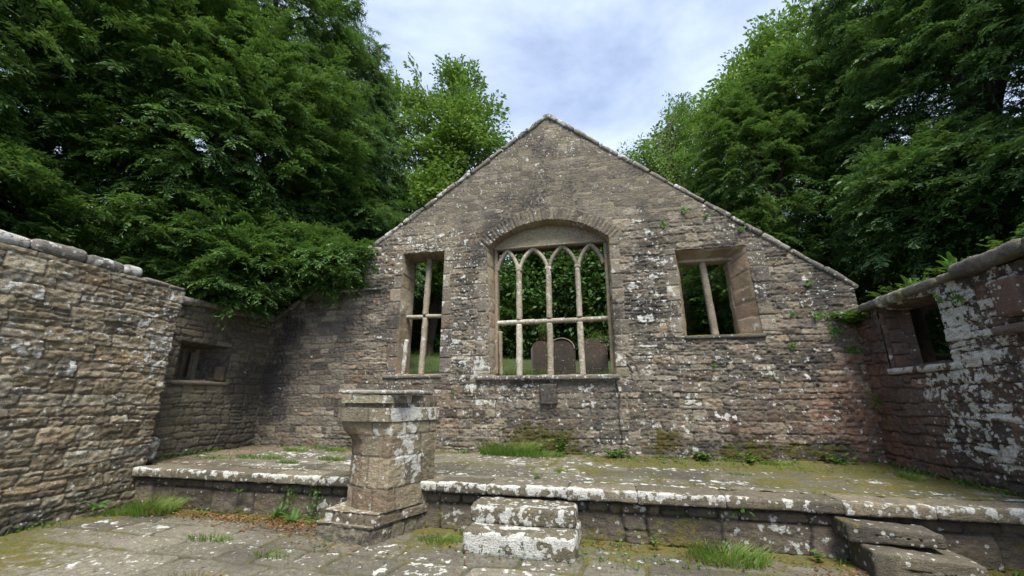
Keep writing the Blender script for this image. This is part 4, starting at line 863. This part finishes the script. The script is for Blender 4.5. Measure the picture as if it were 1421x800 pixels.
def tree(name, trunk, lobes, mat, tmpl, size, label, seed, cat='tree', group=None, limbs=26, clump=.0, cf=.5, flat=.35, droop=(0, .0), r0=.35, up=.12, shell=.5, parts=True, cut=None):
    """trunk = list of 3D points; lobes = [(centre, radii, count)]; boughs are laid out radially round the trunk's axis"""
    rng = np.random.RandomState(seed); trunk = np.array(trunk, float); base = trunk[0]
    root = thing(name, base.tolist(), label, cat, group)
    a = Acc(); V, F = tube(np.stack([np.interp(np.linspace(0, 1, 14), np.linspace(0, 1, len(trunk)), trunk[:, i]) for i in range(3)], -1), r0, r0 * .3, 9, seed); a.add(V, F)
    allP, allD, allS, allC = [], [], [], []
    for (c, rad, cnt) in lobes:
        c = np.array(c, float); rad = np.array(rad, float)
        n = int(cnt * 1.9); v = rng.normal(size=(n, 3)); v /= np.linalg.norm(v, axis=1, keepdims=True)
        rho = rng.uniform(shell, 1.0, n) ** .7
        P = c + v * rho[:, None] * rad * (1 + .22 * fbm(v[:, 0] * 2.3 + seed, v[:, 1] * 2.3, v[:, 2] * 2.3, 2, seed))[:, None]
        k = fbm(P[:, 0] * cf, P[:, 1] * cf, P[:, 2] * cf * 1.6, 2, seed + 3) > clump - .45
        if cut is not None: k &= cut(P)
        P, v = P[k][:cnt], v[k][:cnt]
        ax_ = P - (trunk[np.clip(np.searchsorted(trunk[:, 2], P[:, 2] - 1.0), 0, len(trunk) - 1)]); ax_[:, 2] *= flat; ax_ /= np.linalg.norm(ax_, axis=1, keepdims=True)
        d = ax_ * .8 + v * .45 * np.array([1, 1, .6]) + rng.normal(0, .28, P.shape) + np.array([0, 0, up])
        allP.append(P); allD.append(d); allS.append(rng.uniform(*size, len(P))); allC.append(rng.rand(len(P)))
    P, d, s, c = map(np.concatenate, (allP, allD, allS, allC)); d /= np.linalg.norm(d, axis=1, keepdims=True)
    O = P - d * s[:, None] * .55
    upv = np.array([0, 0, 1.]) + 0 * d; M = axes(d, upv, rng.uniform(-.55, .55, len(d))) * s[:, None, None]
    which = rng.randint(0, len(tmpl), len(P)); VV, AA = [], []
    for t_ in range(len(tmpl)):
        m = which == t_
        if not m.any(): continue
        q, tip = tmpl[t_]; VV.append(place(q, M[m], O[m]).reshape(-1, 3))
        A = np.zeros((m.sum(), len(q), 4, 4), np.float32); A[..., 0] = c[m][:, None, None]; A[..., 1] = tip[None]; A[..., 3] = 1; AA.append(A.reshape(-1, 4))
    VV = np.concatenate(VV).astype(np.float32); AA = np.concatenate(AA); n = len(VV)
    mk('crown', VV, np.arange(n, dtype=np.int32).reshape(-1, 4), mat, root, AA, None, False)
    # limbs reach towards the boughs
    for i in rng.choice(len(P), min(limbs, len(P)), replace=False):
        tgt = O[i]; h = np.clip(tgt[2] - rng.uniform(.8, 3) , base[2] + .8, trunk[-1, 2] - .3)
        st = np.array([np.interp(h, trunk[:, 2], trunk[:, j]) for j in range(3)]); L_ = np.linalg.norm(tgt - st); mid = (st + tgt) / 2 + rng.normal(0, .1 * L_, 3) * [1, 1, .5] + [0, 0, .12 * L_]
        t = np.linspace(0, 1, 9)[:, None]; pts = (1 - t) ** 2 * st + 2 * t * (1 - t) * mid + t * t * tgt
        V, F = tube(pts, r0 * .34 * min(1, L_ / 3.5), .022, 5, i); a.add(V, F)
    a.build('trunk', M_BARK, root)
    return root

TG = 'trees around the ruin'
tree('yew_tree', [(-11.3, 1.4, 1.2), (-11.1, 1.3, 5), (-10.6, 1.2, 10), (-10.2, 1.4, 15.5)],
     [((-9.6, .2, 8.6), (3.4, 4.6, 4.6), 2300), ((-10.1, 1.2, 13.5), (3.0, 3.6, 4.2), 1104), ((-8.3, -.4, 4.9), (1.9, 2.2, 1.35), 598), ((-6.7, .6, 4.9), (1.5, 1.5, 1.0), 276), ((-7.2, -1.1, 4.35), (.9, 1.0, .8), 138), ((-5.7, -.25, 4.75), (.95, .55, .6), 110), ((-9.8, .6, 9.0), (2.6, 3.4, 3.6), 700), ((-9.0, 1.5, 6.5), (2.2, 2.6, 2.0), 350), ((-11.6, 1.8, 9.0), (2.0, 3.0, 3.6), 600)],
     M_YEW, YEWB, (0.74, 1.29), 'huge dark yew whose drooping boughs spill over the left corner of the ruin', 11, group=TG, limbs=60, clump=.12, r0=.5, droop=(0, 0))
tree('yew_tree', [(-12.2, -6.5, 1.3), (-12, -6.4, 5), (-11.6, -6.2, 10)],
     [((-11.2, -5.6, 7.8), (3.0, 3.9, 3.9), 1839), ((-9.6, -4.6, 4.9), (1.5, 2.4, 1.0), 345), ((-10.6, -4.0, 11.5), (3.0, 3.2, 2.6), 505)],
     M_YEW, YEWB, (0.70, 1.19), 'dark yew at the far left edge, rising behind the near left wall', 12, group=TG, limbs=40, clump=.12, r0=.42)
tree('conifer_tree', [(-8.6, 5.0, 1.9), (-8.5, 4.8, 8), (-8.3, 4.6, 16.5)],
     [((-8.6, 3.8, 8.4), (2.6, 2.4, 4.4), 1426), ((-9.2, 4.3, 13.2), (1.9, 1.7, 4.0), 690), ((-6.5, 2.6, 6.3), (1.4, 1.4, 1.6), 260), ((-5.6, 2.2, 5.3), (1.1, 1.0, .9), 138)],
     M_YEW2, YEWB, (0.64, 1.12), 'tall narrow dark conifer between the big yew and the open leafy tree', 13, group=TG, limbs=40, clump=.10, r0=.34)
tree('ash_tree', [(-6.6, 7.4, 2.1), (-6.3, 7.6, 6), (-5.8, 8, 9.5), (-5.4, 8.3, 13.5)],
     [((-7.4, 7.6, 12.6), (1.8, 1.8, 4.0), 240), ((-5.25, 7.6, 13.2), (2.0, 1.8, 2.7), 250), ((-5.4, 7.2, 9.8), (1.8, 1.3, 1.1), 60), ((-6.2, 6.3, 8.4), (1.8, 1.6, 2.9), 420), ((-6.2, 8, 16.6), (1.9, 1.4, 1.3), 90), ((-8.6, 7.4, 15.2), (1.6, 1.4, 2.6), 130)],
     M_BROAD, CLUSA, (.75, 1.3), 'light open broadleaf tree with thin limbs against the sky left of the gable', 14, group=TG, limbs=170, clump=.30, cf=.8, flat=.8, up=.35, r0=.24, shell=.2)
tree('yew_tree', [(11.0, 3.6, 1.9), (10.8, 3.5, 6), (10.4, 3.4, 11), (10.2, 3.5, 15)],
     [((10.4, 3.2, 8.6), (3.7, 4.4, 4.9), 2530), ((10.5, 3.4, 13.2), (3.1, 3.2, 2.6), 690), ((7.7, 1.4, 5.6), (1.6, 2.0, 1.5), 552), ((8.0, -1.2, 5.2), (1.1, 1.3, .8), 206)],
     M_YEW2, YEWB, (0.74, 1.25), 'massive dark yew filling the upper right above the side wall', 15, group=TG, limbs=60, clump=.10, r0=.48)
tree('yew_tree', [(11.5, -4.0, 1.8), (11.3, -4, 6), (11, -4, 10)], [((10.6, -3.2, 8.2), (2.9, 3.4, 3.6), 1196)],
     M_YEW2, YEWB, (0.70, 1.19), 'dark yew at the far right edge of the view', 19, group=TG, limbs=30, clump=.1, r0=.4)
tree('yew_tree', [(6.6, 6.2, 2.2), (6.4, 6, 6), (6.3, 6.1, 11)],
     [((6.1, 5.6, 8.3), (2.3, 2.3, 3.9), 1288), ((7.2, 5.2, 11.2), (1.7, 1.8, 1.7), 390), ((5.0, 4.6, 5.4), (1.7, 1.5, 1.5), 345)],
     M_YEW, YEWB, (0.64, 1.06), 'mid green bushy yew directly behind the right slope of the gable', 16, group=TG, limbs=30, clump=.1, r0=.3)
tree('ash_tree', [(3.9, 8.2, 2.4), (3.7, 8.1, 7), (3.4, 8.0, 12.5)],
     [((3.5, 7.7, 9.8), (1.7, 1.6, 2.2), 150), ((4.4, 7.8, 12.6), (.8, .8, 1.6), 46), ((2.6, 7.4, 10.9), (1.0, .8, 1.0), 46)],
     M_BROAD, CLUS, (.7, 1.2), 'slender leafy treetop poking above the right slope of the gable', 17, group=TG, limbs=50, clump=.15, cf=.8, flat=.8, up=.35, r0=.16, shell=.2)
tree('sycamore_tree', [(8.3, 14.0, 3.5), (8.1, 14, 9), (7.9, 14, 16)],
     [((7.8, 13.5, 14.2), (4.4, 3, 3.5), 420), ((11.5, 13, 17.5), (4, 3, 4), 330)],
     M_BROAD, CLUSD, (1.3, 2.0), 'sunlit bright green tree farther off behind the right hand yews', 18, group=TG, limbs=20, clump=.05, flat=.8, r0=.4, shell=.55)
# dense understorey seen through the windows
for i, (x, y, z, rx, rz_2, n_, lab) in enumerate([
    (-9.2, 8.8, 4.6, 2.6, 3.0, 230, 'dark evergreen thicket seen in the left window, far side'), (-5.4, 9.6, 4.9, 2.5, 3.2, 260, 'dark bushy evergreen seen through the left window'),
    (-1.9, 10.2, 6.4, 2.7, 3.4, 330, 'leafy dark tree seen through the left lights of the central window'), (1.3, 9.4, 6.3, 2.4, 3.4, 320, 'leafy dark tree seen through the right lights of the central window'),
    (5.0, 9.2, 4.8, 2.5, 3.4, 280, 'dark evergreen seen through the right window'), (8.6, 8.2, 4.4, 2.4, 3.2, 220, 'dark evergreen low behind the right side wall'), (-.4, 13.5, 6.8, 4.5, 3.6, 260, 'farthest dark tree in the middle of the central window')]):
    gz0 = float(ground_h(x, y))
    tree('evergreen_tree', [(x, y, gz0), (x, y, gz0 + 2), (x, y, z + rz_2 - .5)], [((x, y, z), (rx, 1.9, rz_2), n_)], M_HEDGE, (CLUSD if i in (2, 3, 6) else YEWF), (1.2, 1.9), lab, 30 + i, group='dark trees behind the gable wall', limbs=12, clump=-.1, r0=.2, shell=.35)
# a far wood that closes the view
rng = np.random.RandomState(77); N = 5200
th = rng.uniform(-1.9, 1.9, N); rd = rng.uniform(17, 27, N); px = rd * np.sin(th) - .5; py = rd * np.cos(th) * .9 - 1
top = 8.5 + 3.2 * fbm(px * .12, py * .12, 0, 2, 4) - .12 * np.abs(px)
gh = ground_h(px, py); pz = gh * .6 + (np.clip(top - gh * .2, 4, 12)) * rng.rand(N) ** .8
P = np.stack([px, py, pz], -1); d = rng.normal(size=(N, 3)); d[:, 1] -= .7; d[:, 2] *= .5
M = axes(d, np.array([0, 0, 1.]) + 0 * d) * rng.uniform(1.6, 2.8, N)[:, None, None]; q, tip = CLUSD[0]
VV = place(q, M, P).reshape(-1, 3).astype(np.float32); A = np.zeros((N, len(q), 4, 4), np.float32); A[..., 0] = rng.rand(N)[:, None, None]; A[..., 1] = tip[None] * .5; A[..., 3] = 1
tag(mk('distant_wood', VV, np.arange(len(VV), dtype=np.int32).reshape(-1, 4), M_HEDGE, None, A.reshape(-1, 4), None, False), 'dark wood closing the view behind the ruin', 'wood', None, 'stuff')

# ------------------------------------------------------------------ small plants
def blades(rng, n, rad, h, lean=.5, wd=.007, sx=1, sy=1):
    r_ = rad * np.sqrt(rng.rand(n)); a = rng.uniform(0, 2 * math.pi, n); b = np.stack([r_ * np.cos(a) * sx, r_ * np.sin(a) * sy, 0 * a], -1)
    hh = h * rng.uniform(.45, 1.15, n); la = a + rng.normal(0, .8, n); le = lean * hh * rng.uniform(.2, 1.3, n); o = np.stack([np.cos(la) * le, np.sin(la) * le, hh], -1)
    s = np.stack([-np.sin(la + 1.2), np.cos(la + 1.2), 0 * la], -1) * wd
    m = b + o * [.35, .35, .62]; t = b + o
    q1 = np.stack([b - s, b + s, m + s * .8, m - s * .8], 1); q2 = np.stack([m - s * .8, m + s * .8, t + s * .05, t - s * .05], 1)
    return np.concatenate([q1, q2]), np.concatenate([np.repeat([[0, 0, .4, .4]], n, 0), np.repeat([[.4, .4, 1, 1]], n, 0)])
def leafy(rng, n, rad, h, leaf=.035, stems=6):
    Q, T = [], []
    for i in range(stems):
        a = rng.uniform(0, 2 * math.pi); e = np.array([math.cos(a) * rad * rng.uniform(.3, 1), math.sin(a) * rad * rng.uniform(.3, 1), h * rng.uniform(.5, 1.1)])
        for j in range(n):
            t = (j + 1) / n; p = e * t * [1, 1, 1.2 - .25 * t]; la = rng.uniform(0, 2 * math.pi); d = np.array([math.cos(la), math.sin(la), rng.uniform(-.4, .5)]); s = np.array([-d[1], d[0], rng.uniform(-.3, .3)])
            l = leaf * rng.uniform(.7, 1.5); Q.append([p, p + d * l * .45 + s * l * .42, p + d * l, p + d * l * .45 - s * l * .42]); T.append([rng.rand() * .8] * 4)
        Q.append([(0, 0, 0), (.003, .003, 0), e + (.002, .002, 0), e]); T.append([0] * 4)
    return np.array(Q), np.array(T)
def fern(rng, n, ln, el=55, w=.045, N=17):
    n = int(n * 1.5); f, t = frond_t(N, 1, w, 72, .24, .35, .85); Q, T = [], []
    for i in range(n):
        a = 2 * math.pi * i / n + rng.uniform(-.4, .4); e = R(el + rng.uniform(-20, 20)); d = np.array([[math.cos(a) * math.cos(e), math.sin(a) * math.cos(e), math.sin(e)]])
        M = axes(d, np.array([[0, 0, 1.]]), rng.uniform(-.3, .3, 1)) * (ln * rng.uniform(.7, 1.15)); q = place(f, M, np.zeros((1, 3))); q[..., 2] -= .5 * (np.hypot(q[..., 0], q[..., 1]) ** 2) / ln * .8
        Q.append(q); T.append(t)
    return np.concatenate(Q), np.concatenate(T)
def plant(name, qt, loc, mat, label, cat, group=None, wall=None):
    q, t = qt; V = q.reshape(-1, 3).copy()
    if wall == 'y': V = np.c_[V[:, 0], -V[:, 2] * .7, V[:, 1] + .35 * V[:, 2] - .5 * V[:, 2] ** 2]       # growing out of a face that looks towards -y
    if wall == 'x-': V = np.c_[-V[:, 2] * .7, V[:, 0], V[:, 1] + .35 * V[:, 2]]
    if wall == 'x+': V = np.c_[V[:, 2] * .7, V[:, 0], V[:, 1] + .35 * V[:, 2]]
    V = V + np.array(loc); A = np.zeros((len(q), 4, 4)); A[..., 0] = RS.rand(len(q))[:, None]; A[..., 1] = t; A[..., 3] = 1
    return tag(mk(name, V, np.arange(len(V)).reshape(-1, 4), mat, None, A.reshape(-1, 4), None, False, base=loc), label, cat, group)
GG = 'grass tufts on the paving'; WG = 'small plants rooted in the gable wall'
rg = np.random.RandomState(3)
for (x, y, z, n, rad, h, sx, sy, mt, lab) in [
    (-5.85, -2.98, 0, 620, .30, .22, 1.1, .7, M_GRASS, 'large straggly grass tuft against the base of the left wall'),
    (-6.25, -3.15, 0, 170, .16, .12, 1, .8, M_GRASS, 'small grass tuft left of the big one, under the left wall'),
    (-5.75, -3.02, 0.02, 160, .26, .12, 1, .6, M_DRY, 'straw coloured dead grass mixed into the tuft by the left wall'),
    (1.75, -3.05, 0, 520, .26, .16, 1.3, .8, M_GRASS, 'bushy grass tuft at the foot of the platform, right of the centre steps'),
    (1.62, -3.08, 0, 190, .28, .09, 1.2, .6, M_DRY, 'pale straw grass around the tuft right of the centre steps'),
    (-1.25, -.16, PZ, 620, .32, .30, 1.6, .4, M_GRASS, 'bright tall grass against the gable under the central window'),
    (-.75, -.24, PZ, 380, .32, .15, 1.6, .5, M_GRASS, 'low grass patch right of the tall grass under the central window'),
    (-5.6, -.55, PZ, 150, .16, .10, 1.5, .7, M_GRASS, 'grass tuft in the far left corner of the platform'),
    (-4.85, -.35, PZ, 120, .14, .10, 1.4, .6, M_GRASS, 'grass tuft by the gable, left of the pulpit'),
    (-5.5, -1.55, PZ, 240, .26, .09, 1.8, .5, M_GRASS, 'long low tuft on the platform near the slit window'),
    (-6.3, -1.75, PZ, 120, .22, .07, 1.8, .5, M_GRASS, 'sparse grass beside the left corner wall on the platform'),
    (-4.1, -1.45, PZ, 150, .15, .09, 1.6, .6, M_GRASS, 'round grass tuft on the platform just left of the pulpit'),
    (-4.6, -1.9, PZ, 90, .12, .07, 1.6, .6, M_GRASS, 'tiny tuft near the platform edge left of the pulpit'),
    (-2.9, -4.0, 0, 90, .12, .06, 1.8, .7, M_GRASS, 'tuft in a paving joint in front of the pulpit'),
    (-4.0, -3.7, 0, 130, .16, .06, 1.8, .6, M_GRASS, 'low tuft in the lower paving left of the pulpit'),
    (-3.1, -4.6, 0, 110, .16, .05, 1.8, .6, M_DRY, 'yellowed tuft in the paving at the bottom left of the centre'),
    (-1.35, -3.15, 0, 200, .20, .07, 1.2, .7, M_GRASS, 'low grass in the nook between pulpit and steps'),
    (-.1, -1.7, PZ, 50, .07, .05, 1.2, .7, M_GRASS, 'tiny tuft in the middle of the platform top'),
    (2.4, -1.4, PZ, 60, .10, .05, 1.4, .7, M_GRASS, 'small tuft on the right half of the platform top'),
    (3.2, -.3, PZ, 200, .14, .07, 1.6, .6, M_GRASS, 'thin grass tuft along the gable base at the right'),
    (4.5, -1.2, PZ, 200, .14, .08, .6, 1.6, M_GRASS, 'thin grass tuft at the foot of the right side wall')]:
    plant('grass_tuft', blades(rg, int(n * 1.3), rad * 1.1, h * .9, 1.05, .0045, sx, sy), (x, y, z), mt, lab, 'grass tuft', GG)
for (x, y, z, n, rad, h, lf, st, wall, lab) in [
    (5.05, -1.9, 3.12, 7, .22, .16, .05, 12, None, 'low leafy tangle on the right wall coping beside the tall fern'),
    (5.1, -2.7, 3.16, 7, .26, .20, .05, 14, None, 'leafy tangle on the right wall coping at the frame edge'),
    (5.0, -1.0, 3.12, 7, .24, .12, .05, 11, None, 'sprawling weed on the right wall coping near the gable'),
    (4.82, -2.35, 2.72, 6, .12, .12, .035, 7, 'x-', 'small green plant in a joint high on the right wall'),
    (4.82, -2.05, 2.78, 6, .10, .10, .035, 6, 'x-', 'small sprig under the right wall coping next to the opening'),
    (4.84, -.35, 1.5, 6, .12, .25, .035, 9, 'x-', 'trailing weed in the corner joint of the right wall'),
    (-.28, -.12, PZ, 9, .20, .42, .06, 16, None, 'leafy weed climbing the wall base under the slate tablet'),
    (.70, -.14, PZ, 8, .26, .20, .055, 16, None, 'broad leaved weed where the sill recess meets the wall base'),
    (-.65, -.14, PZ, 7, .22, .22, .04, 9, None, 'wispy weed just right of the tall grass'),
    (2.15, -.16, PZ, 8, .17, .17, .06, 16, None, 'blue green leafy clump at the gable base right of centre'),
    (2.85, -.16, PZ, 8, .26, .18, .055, 13, None, 'spreading ground weed at the gable base further right'),
    (-.33, -2.3, PZ + .01, 4, .09, .06, .04, 7, None, 'tiny leafy weed on the platform edge above the steps'),
    (-1.0, -2.9, 0, 6, .10, .10, .03, 6, None, 'small weed at the riser beside the centre steps'),
    (1.05, -2.86, 0, 6, .10, .13, .03, 6, None, 'small upright weed at the riser right of the centre steps'),
    (2.62, -2.86, 0, 6, .10, .12, .035, 7, None, 'small weed at the riser left of the right hand steps'),
    (4.25, -.15, PZ, 8, .36, .20, .055, 15, None, 'weeds in the right corner where gable meets side wall'),
    (4.80, -.16, 2.78, 9, .36, .26, .10, 20, None, 'bright green leafy plant growing in the right hand corner of the walls'),
    (1.95, -.02, 4.95, 5, .10, .10, .04, 7, 'y', 'moss green cushion plant above the right window, left one'),
    (2.35, -.02, 5.2, 6, .10, .14, .04, 8, 'y', 'trailing green plant above the right window, upper one'),
    (2.75, -.02, 5.05, 5, .06, .10, .035, 5, 'y', 'small green sprig above the right window'),
    (3.35, -.02, 4.75, 5, .07, .08, .04, 6, 'y', 'little plant just above the right corner of the right window'),
    (4.30, -.02, 3.60, 5, .07, .08, .04, 6, 'y', 'little plant under the coping at the right of the gable'),
    (4.35, -.02, 3.0, 6, .15, .10, .04, 8, 'y', 'small fern like plant right of the right window, upper'),
    (4.55, -.02, 2.72, 6, .15, .10, .04, 8, 'y', 'small fern like plant right of the right window, lower'),
    (3.95, -.02, 3.02, 5, .06, .08, .035, 5, 'y', 'tiny plant beside a white lichen spot right of the right window'),
    (3.85, -.02, 2.45, 5, .09, .12, .035, 6, 'y', 'hanging sprig below the right window sill at its right'),
    (2.55, -.02, 2.15, 4, .05, .06, .03, 4, 'y', 'tiny plant in a joint below the right window sill'),
    (4.75, -.02, 2.35, 5, .15, .08, .04, 7, 'y', 'flat green plant near the right corner at mid height'),
    (-2.45, -.04, 1.72, 4, .05, .06, .03, 4, 'y', 'tiny plant in the gable left of the sill recess'),]:
    plant('wall_weed', leafy(rg, n, rad, h, lf, st), (x, y, z), M_WEED, lab, 'weed', WG, wall)
for (x, y, z, n, ln, el, wall, lab) in [
    (5.05, -2.05, 3.14, 8, .28, 72, None, 'tall bright fern standing on the right wall coping'),
    (5.1, -2.25, 3.14, 8, .26, 50, None, 'bushy fern beside the tall one on the right wall coping'),
    (5.05, -1.25, 3.13, 6, .26, 70, None, 'slim fern on the right wall above the window opening'),
    (4.95, -1.65, 3.13, 6, .2, 45, None, 'small fern on the right wall between the taller ferns'),
    (4.95, -.75, 3.12, 7, .28, 35, None, 'fern spreading at the corner of gable and right wall'),
    (-3.55, -2.9, 0.0, 7, .28, 60, None, 'fern growing against the platform riser left of the pulpit'),
    (-3.85, -2.85, .02, 6, .22, 65, None, 'smaller fern left of the one beside the pulpit'),
    (-4.55, -2.84, .30, 5, .12, 40, None, 'tiny fern in the platform riser joint on the left'),
    (-6.48, -3.3, .12, 7, .22, 40, None, 'dark small fern low on the left wall'),
    (2.0, -2.75, .42, 6, .12, 20, None, 'little fern tucked under the platform edge, right half'),
    (-3.2, -2.95, 0, 5, .16, 50, None, 'small fern touching the pulpit plinth'),]:
    plant('fern', fern(rg, n, ln, el), (x, y, z), M_FERN, lab, 'fern', 'ferns on and around the walls')
# low ground cover creeping along wall foots and joints
BQ, BT, LQ, LT = [], [], [], []
n = 5200; seg_ = rg.choice(7, n, p=[.30, .14, .12, .14, .10, .10, .10]); u = rg.rand(n)
lines = [(-7, -.10, 4.9, -.10, PZ, .12), (4.86, -.1, 4.86, -2.6, PZ, .10), (-6.5, -2.86, 4.9, -2.86, 0, .07), (-6.5, -8, -6.5, -3.0, 0, .14), (-7.1, -.1, -7.1, -2.5, PZ, .08), (.9, -.35, 4.8, -.9, PZ, .30), (-2.6, -3.6, 1.8, -3.2, 0, .25)]
for i, (xa, ya, xb, yb, z_, sp_) in enumerate(lines):
    m = seg_ == i; k = m.sum(); uu = u[m]; uu = uu + .03 * vn(uu * 40, i, 0, 5)
    x = xa + (xb - xa) * uu + rg.normal(0, sp_ * .5, k); y = ya + (yb - ya) * uu + rg.normal(0, sp_ * .5, k)
    if z_ > .3: y = np.minimum(y, -.06); x = np.clip(x, -7.12, 4.88)
    else: y = np.where(y > -2.83, -2.83 - rg.rand(k) * .05, y)
    ok = fbm(x * 1.8, y * 1.8, 0, 2, 44) > -.12; x, y = x[ok], y[ok]; k = len(x); hb = rg.uniform(.02, .08, k) * (1 + .8 * (rg.rand(k) < .08))
    q, t = blades(rg, k, .001, 1.0, .7, .06); hh = np.concatenate([hb, hb]); o_ = np.stack([x, y, np.full(k, z_ - .005)], -1); q = q * hh[:, None, None] + np.concatenate([o_, o_])[:, None]; BQ.append(q); BT.append(t)
    k2 = k // 2; d = rg.normal(size=(k2, 3)); d[:, 2] = np.abs(d[:, 2]) * .4; M = axes(d, rg.normal(0, .5, (k2, 3)) + [0, 0, 1]) * rg.uniform(.018, .045, k2)[:, None, None]
    lf = np.array([[(0, 0, 0), (.45, .38, .05), (1, 0, -.05), (.45, -.38, .05)]]); LQ.append(place(lf, M, np.stack([x[:k2], y[:k2], z_ + .01 + rg.rand(k2) * .05], -1))); LT.append(np.full((k2, 4), .35))
for nm, Q_, T_, mt, lb in (('joint_grass', BQ, BT, M_GRASS, 'thin low grass creeping along the foot of the walls and the paving joints'), ('ground_weeds', LQ, LT, M_WEED, 'tiny leaved ground weeds hugging the foot of the walls')):
    q = np.concatenate(Q_); t = np.concatenate(T_); A = np.zeros((len(q), 4, 4)); A[..., 0] = RS.rand(len(q))[:, None]; A[..., 1] = t; A[..., 3] = 1
    tag(mk(nm, q.reshape(-1, 3), np.arange(len(q) * 4).reshape(-1, 4), mt, None, A.reshape(-1, 4), None, False), lb, 'grass' if nm[0] == 'j' else 'weeds', None, 'stuff')
# ivy trailing on the riser
for (x, z, lab) in ((-3.35, .25, 'creeping ivy strand on the platform riser next to the pulpit'), (-3.75, .22, 'creeping ivy strand on the riser further left of the pulpit')):
    n = 70; px = x + rg.normal(0, .05, n); pz = rg.uniform(.02, .45, n); d = np.stack([rg.normal(0, 1, n), -.5 + 0 * px, rg.normal(-.3, .8, n)], -1); M = axes(d, np.stack([0 * px, -1 + 0 * px, .4 + 0 * px], -1)) * rg.uniform(.02, .045, n)[:, None, None]
    lf = np.array([[(0, 0, 0), (.4, .42, 0), (1, 0, 0), (.4, -.42, 0)]]); q = place(lf, M, np.stack([px, np.full(n, -2.76) - rg.rand(n) * .03, pz], -1)); plant('ivy', (q - np.array([x, -2.76, 0]), np.full((n, 4), .4)), (x, -2.76, 0), M_WEED, lab, 'ivy')
# broad bush above the right wall at the frame edge
tree('shrub', [(6.3, -1.9, 1.6), (6.3, -1.9, 2.6), (6.2, -1.9, 3.7)], [((6.6, -1.95, 3.75), (.55, .8, .45), 46)], M_HEDGE, CLUS, (.5, .8), 'grey green leafy shrub looking over the right wall', 60, cat='shrub', limbs=14, clump=-.3, r0=.05, shell=.2)
tree('shrub', [(1.2, 4.6, 2.3), (1.2, 4.6, 2.8), (1.15, 4.6, 3.3)], [((.55, 3.4, 3.25), (.35, .2, .18), 9)], M_BROAD, CLUS, (.3, .5), 'bright sprig catching light before the right gravestone', 61, cat='shrub', limbs=8, clump=-.5, r0=.02, shell=.1)
tree('shrub', [(-1.3, 5.2, 2.3), (-1.3, 5.2, 2.9), (-1.3, 5.2, 3.9)], [((-1.3, 5.0, 3.8), (.2, .15, .35), 8)], M_BROAD, CLUS, (.3, .5), 'bright upright sprig behind the leftmost gravestone', 62, cat='shrub', limbs=8, clump=-.5, r0=.02, shell=.1)
# graveyard grass seen through the windows : nobody could count it
n = 15000; px = rg.uniform(-7, 4.5, n); py = .8 + 7 * rg.rand(n) ** 1.6; h = .10 + .16 * rg.rand(n) * (1 + .6 * fbm(px * 1.2, py * 1.2, 0, 2, 3)) + .06 * (px < -1.0)
q, t = blades(rg, n, .001, 1.0, .55, .012); b = np.stack([px, py, ground_h(px, py) - .02], -1)
hh = np.concatenate([h, h]); bb = np.concatenate([b, b]); q = q * hh[:, None, None] * np.array([1, 1, 1.]); 
sw = np.concatenate([np.full(n, .012), np.full(n, .012)]); q = q + bb[:, None, :]
A = np.zeros((len(q), 4, 4)); A[..., 0] = RS.rand(len(q))[:, None]; A[..., 1] = t; A[..., 3] = 1
qq = q.copy()
tag(mk('graveyard_grass', qq.reshape(-1, 3), np.arange(len(q) * 4).reshape(-1, 4), M_GRASS, None, A.reshape(-1, 4), None, False), 'lush green grass around the gravestones behind the gable', 'grass', None, 'stuff')
# fallen leaves in drifts on the lower floor
LV = []
for (cx, cy, sx, sy, n) in ((-4.3, -2.98, .75, .11, 900), (-3.2, -3.15, .45, .16, 520), (-5.0, -2.95, .3, .08, 120), (2.2, -3.05, .5, .10, 120), (2.9, -3.35, .35, .12, 360), (.45, -2.95, .25, .08, 60), (-1.0, -3.3, .5, .3, 60), (-2.3, -3.62, .4, .08, 60), (.5, -.35, 1.2, .12, 160), (-6.3, -1.2, .4, .5, 120), (2.5, -4.2, 1.2, .5, 60), (-3, -4.3, 1.8, .6, 80)):
    x = rg.normal(cx, sx, n); y = rg.normal(cy, sy, n)
    if cy > -2: z = np.full(n, PZ + .012)
    else: y = np.minimum(y, -2.82); z = np.full(n, .012)
    d = rg.normal(size=(n, 3)); d[:, 2] *= .35; M = axes(d, rg.normal(0, .35, (n, 3)) + [0, 0, 1]) * rg.uniform(.018, .042, n)[:, None, None]
    lf = np.array([[(-.5, 0, 0), (0, .36, .08), (.55, 0, 0), (0, -.36, .08)]]); LV.append(place(lf, M, np.stack([x, y, z + rg.rand(n) * .02], -1)))
q = np.concatenate(LV); A = np.zeros((len(q), 4, 4)); A[..., 0] = RS.rand(len(q))[:, None]; A[..., 1] = RS.rand(len(q))[:, None]; A[..., 3] = 1
tag(mk('fallen_leaves', q.reshape(-1, 3), np.arange(len(q) * 4).reshape(-1, 4), M_LEAFF, None, A.reshape(-1, 4), None, False), 'drifts of rusty fallen leaves along the foot of the platform', 'leaves', None, 'stuff')
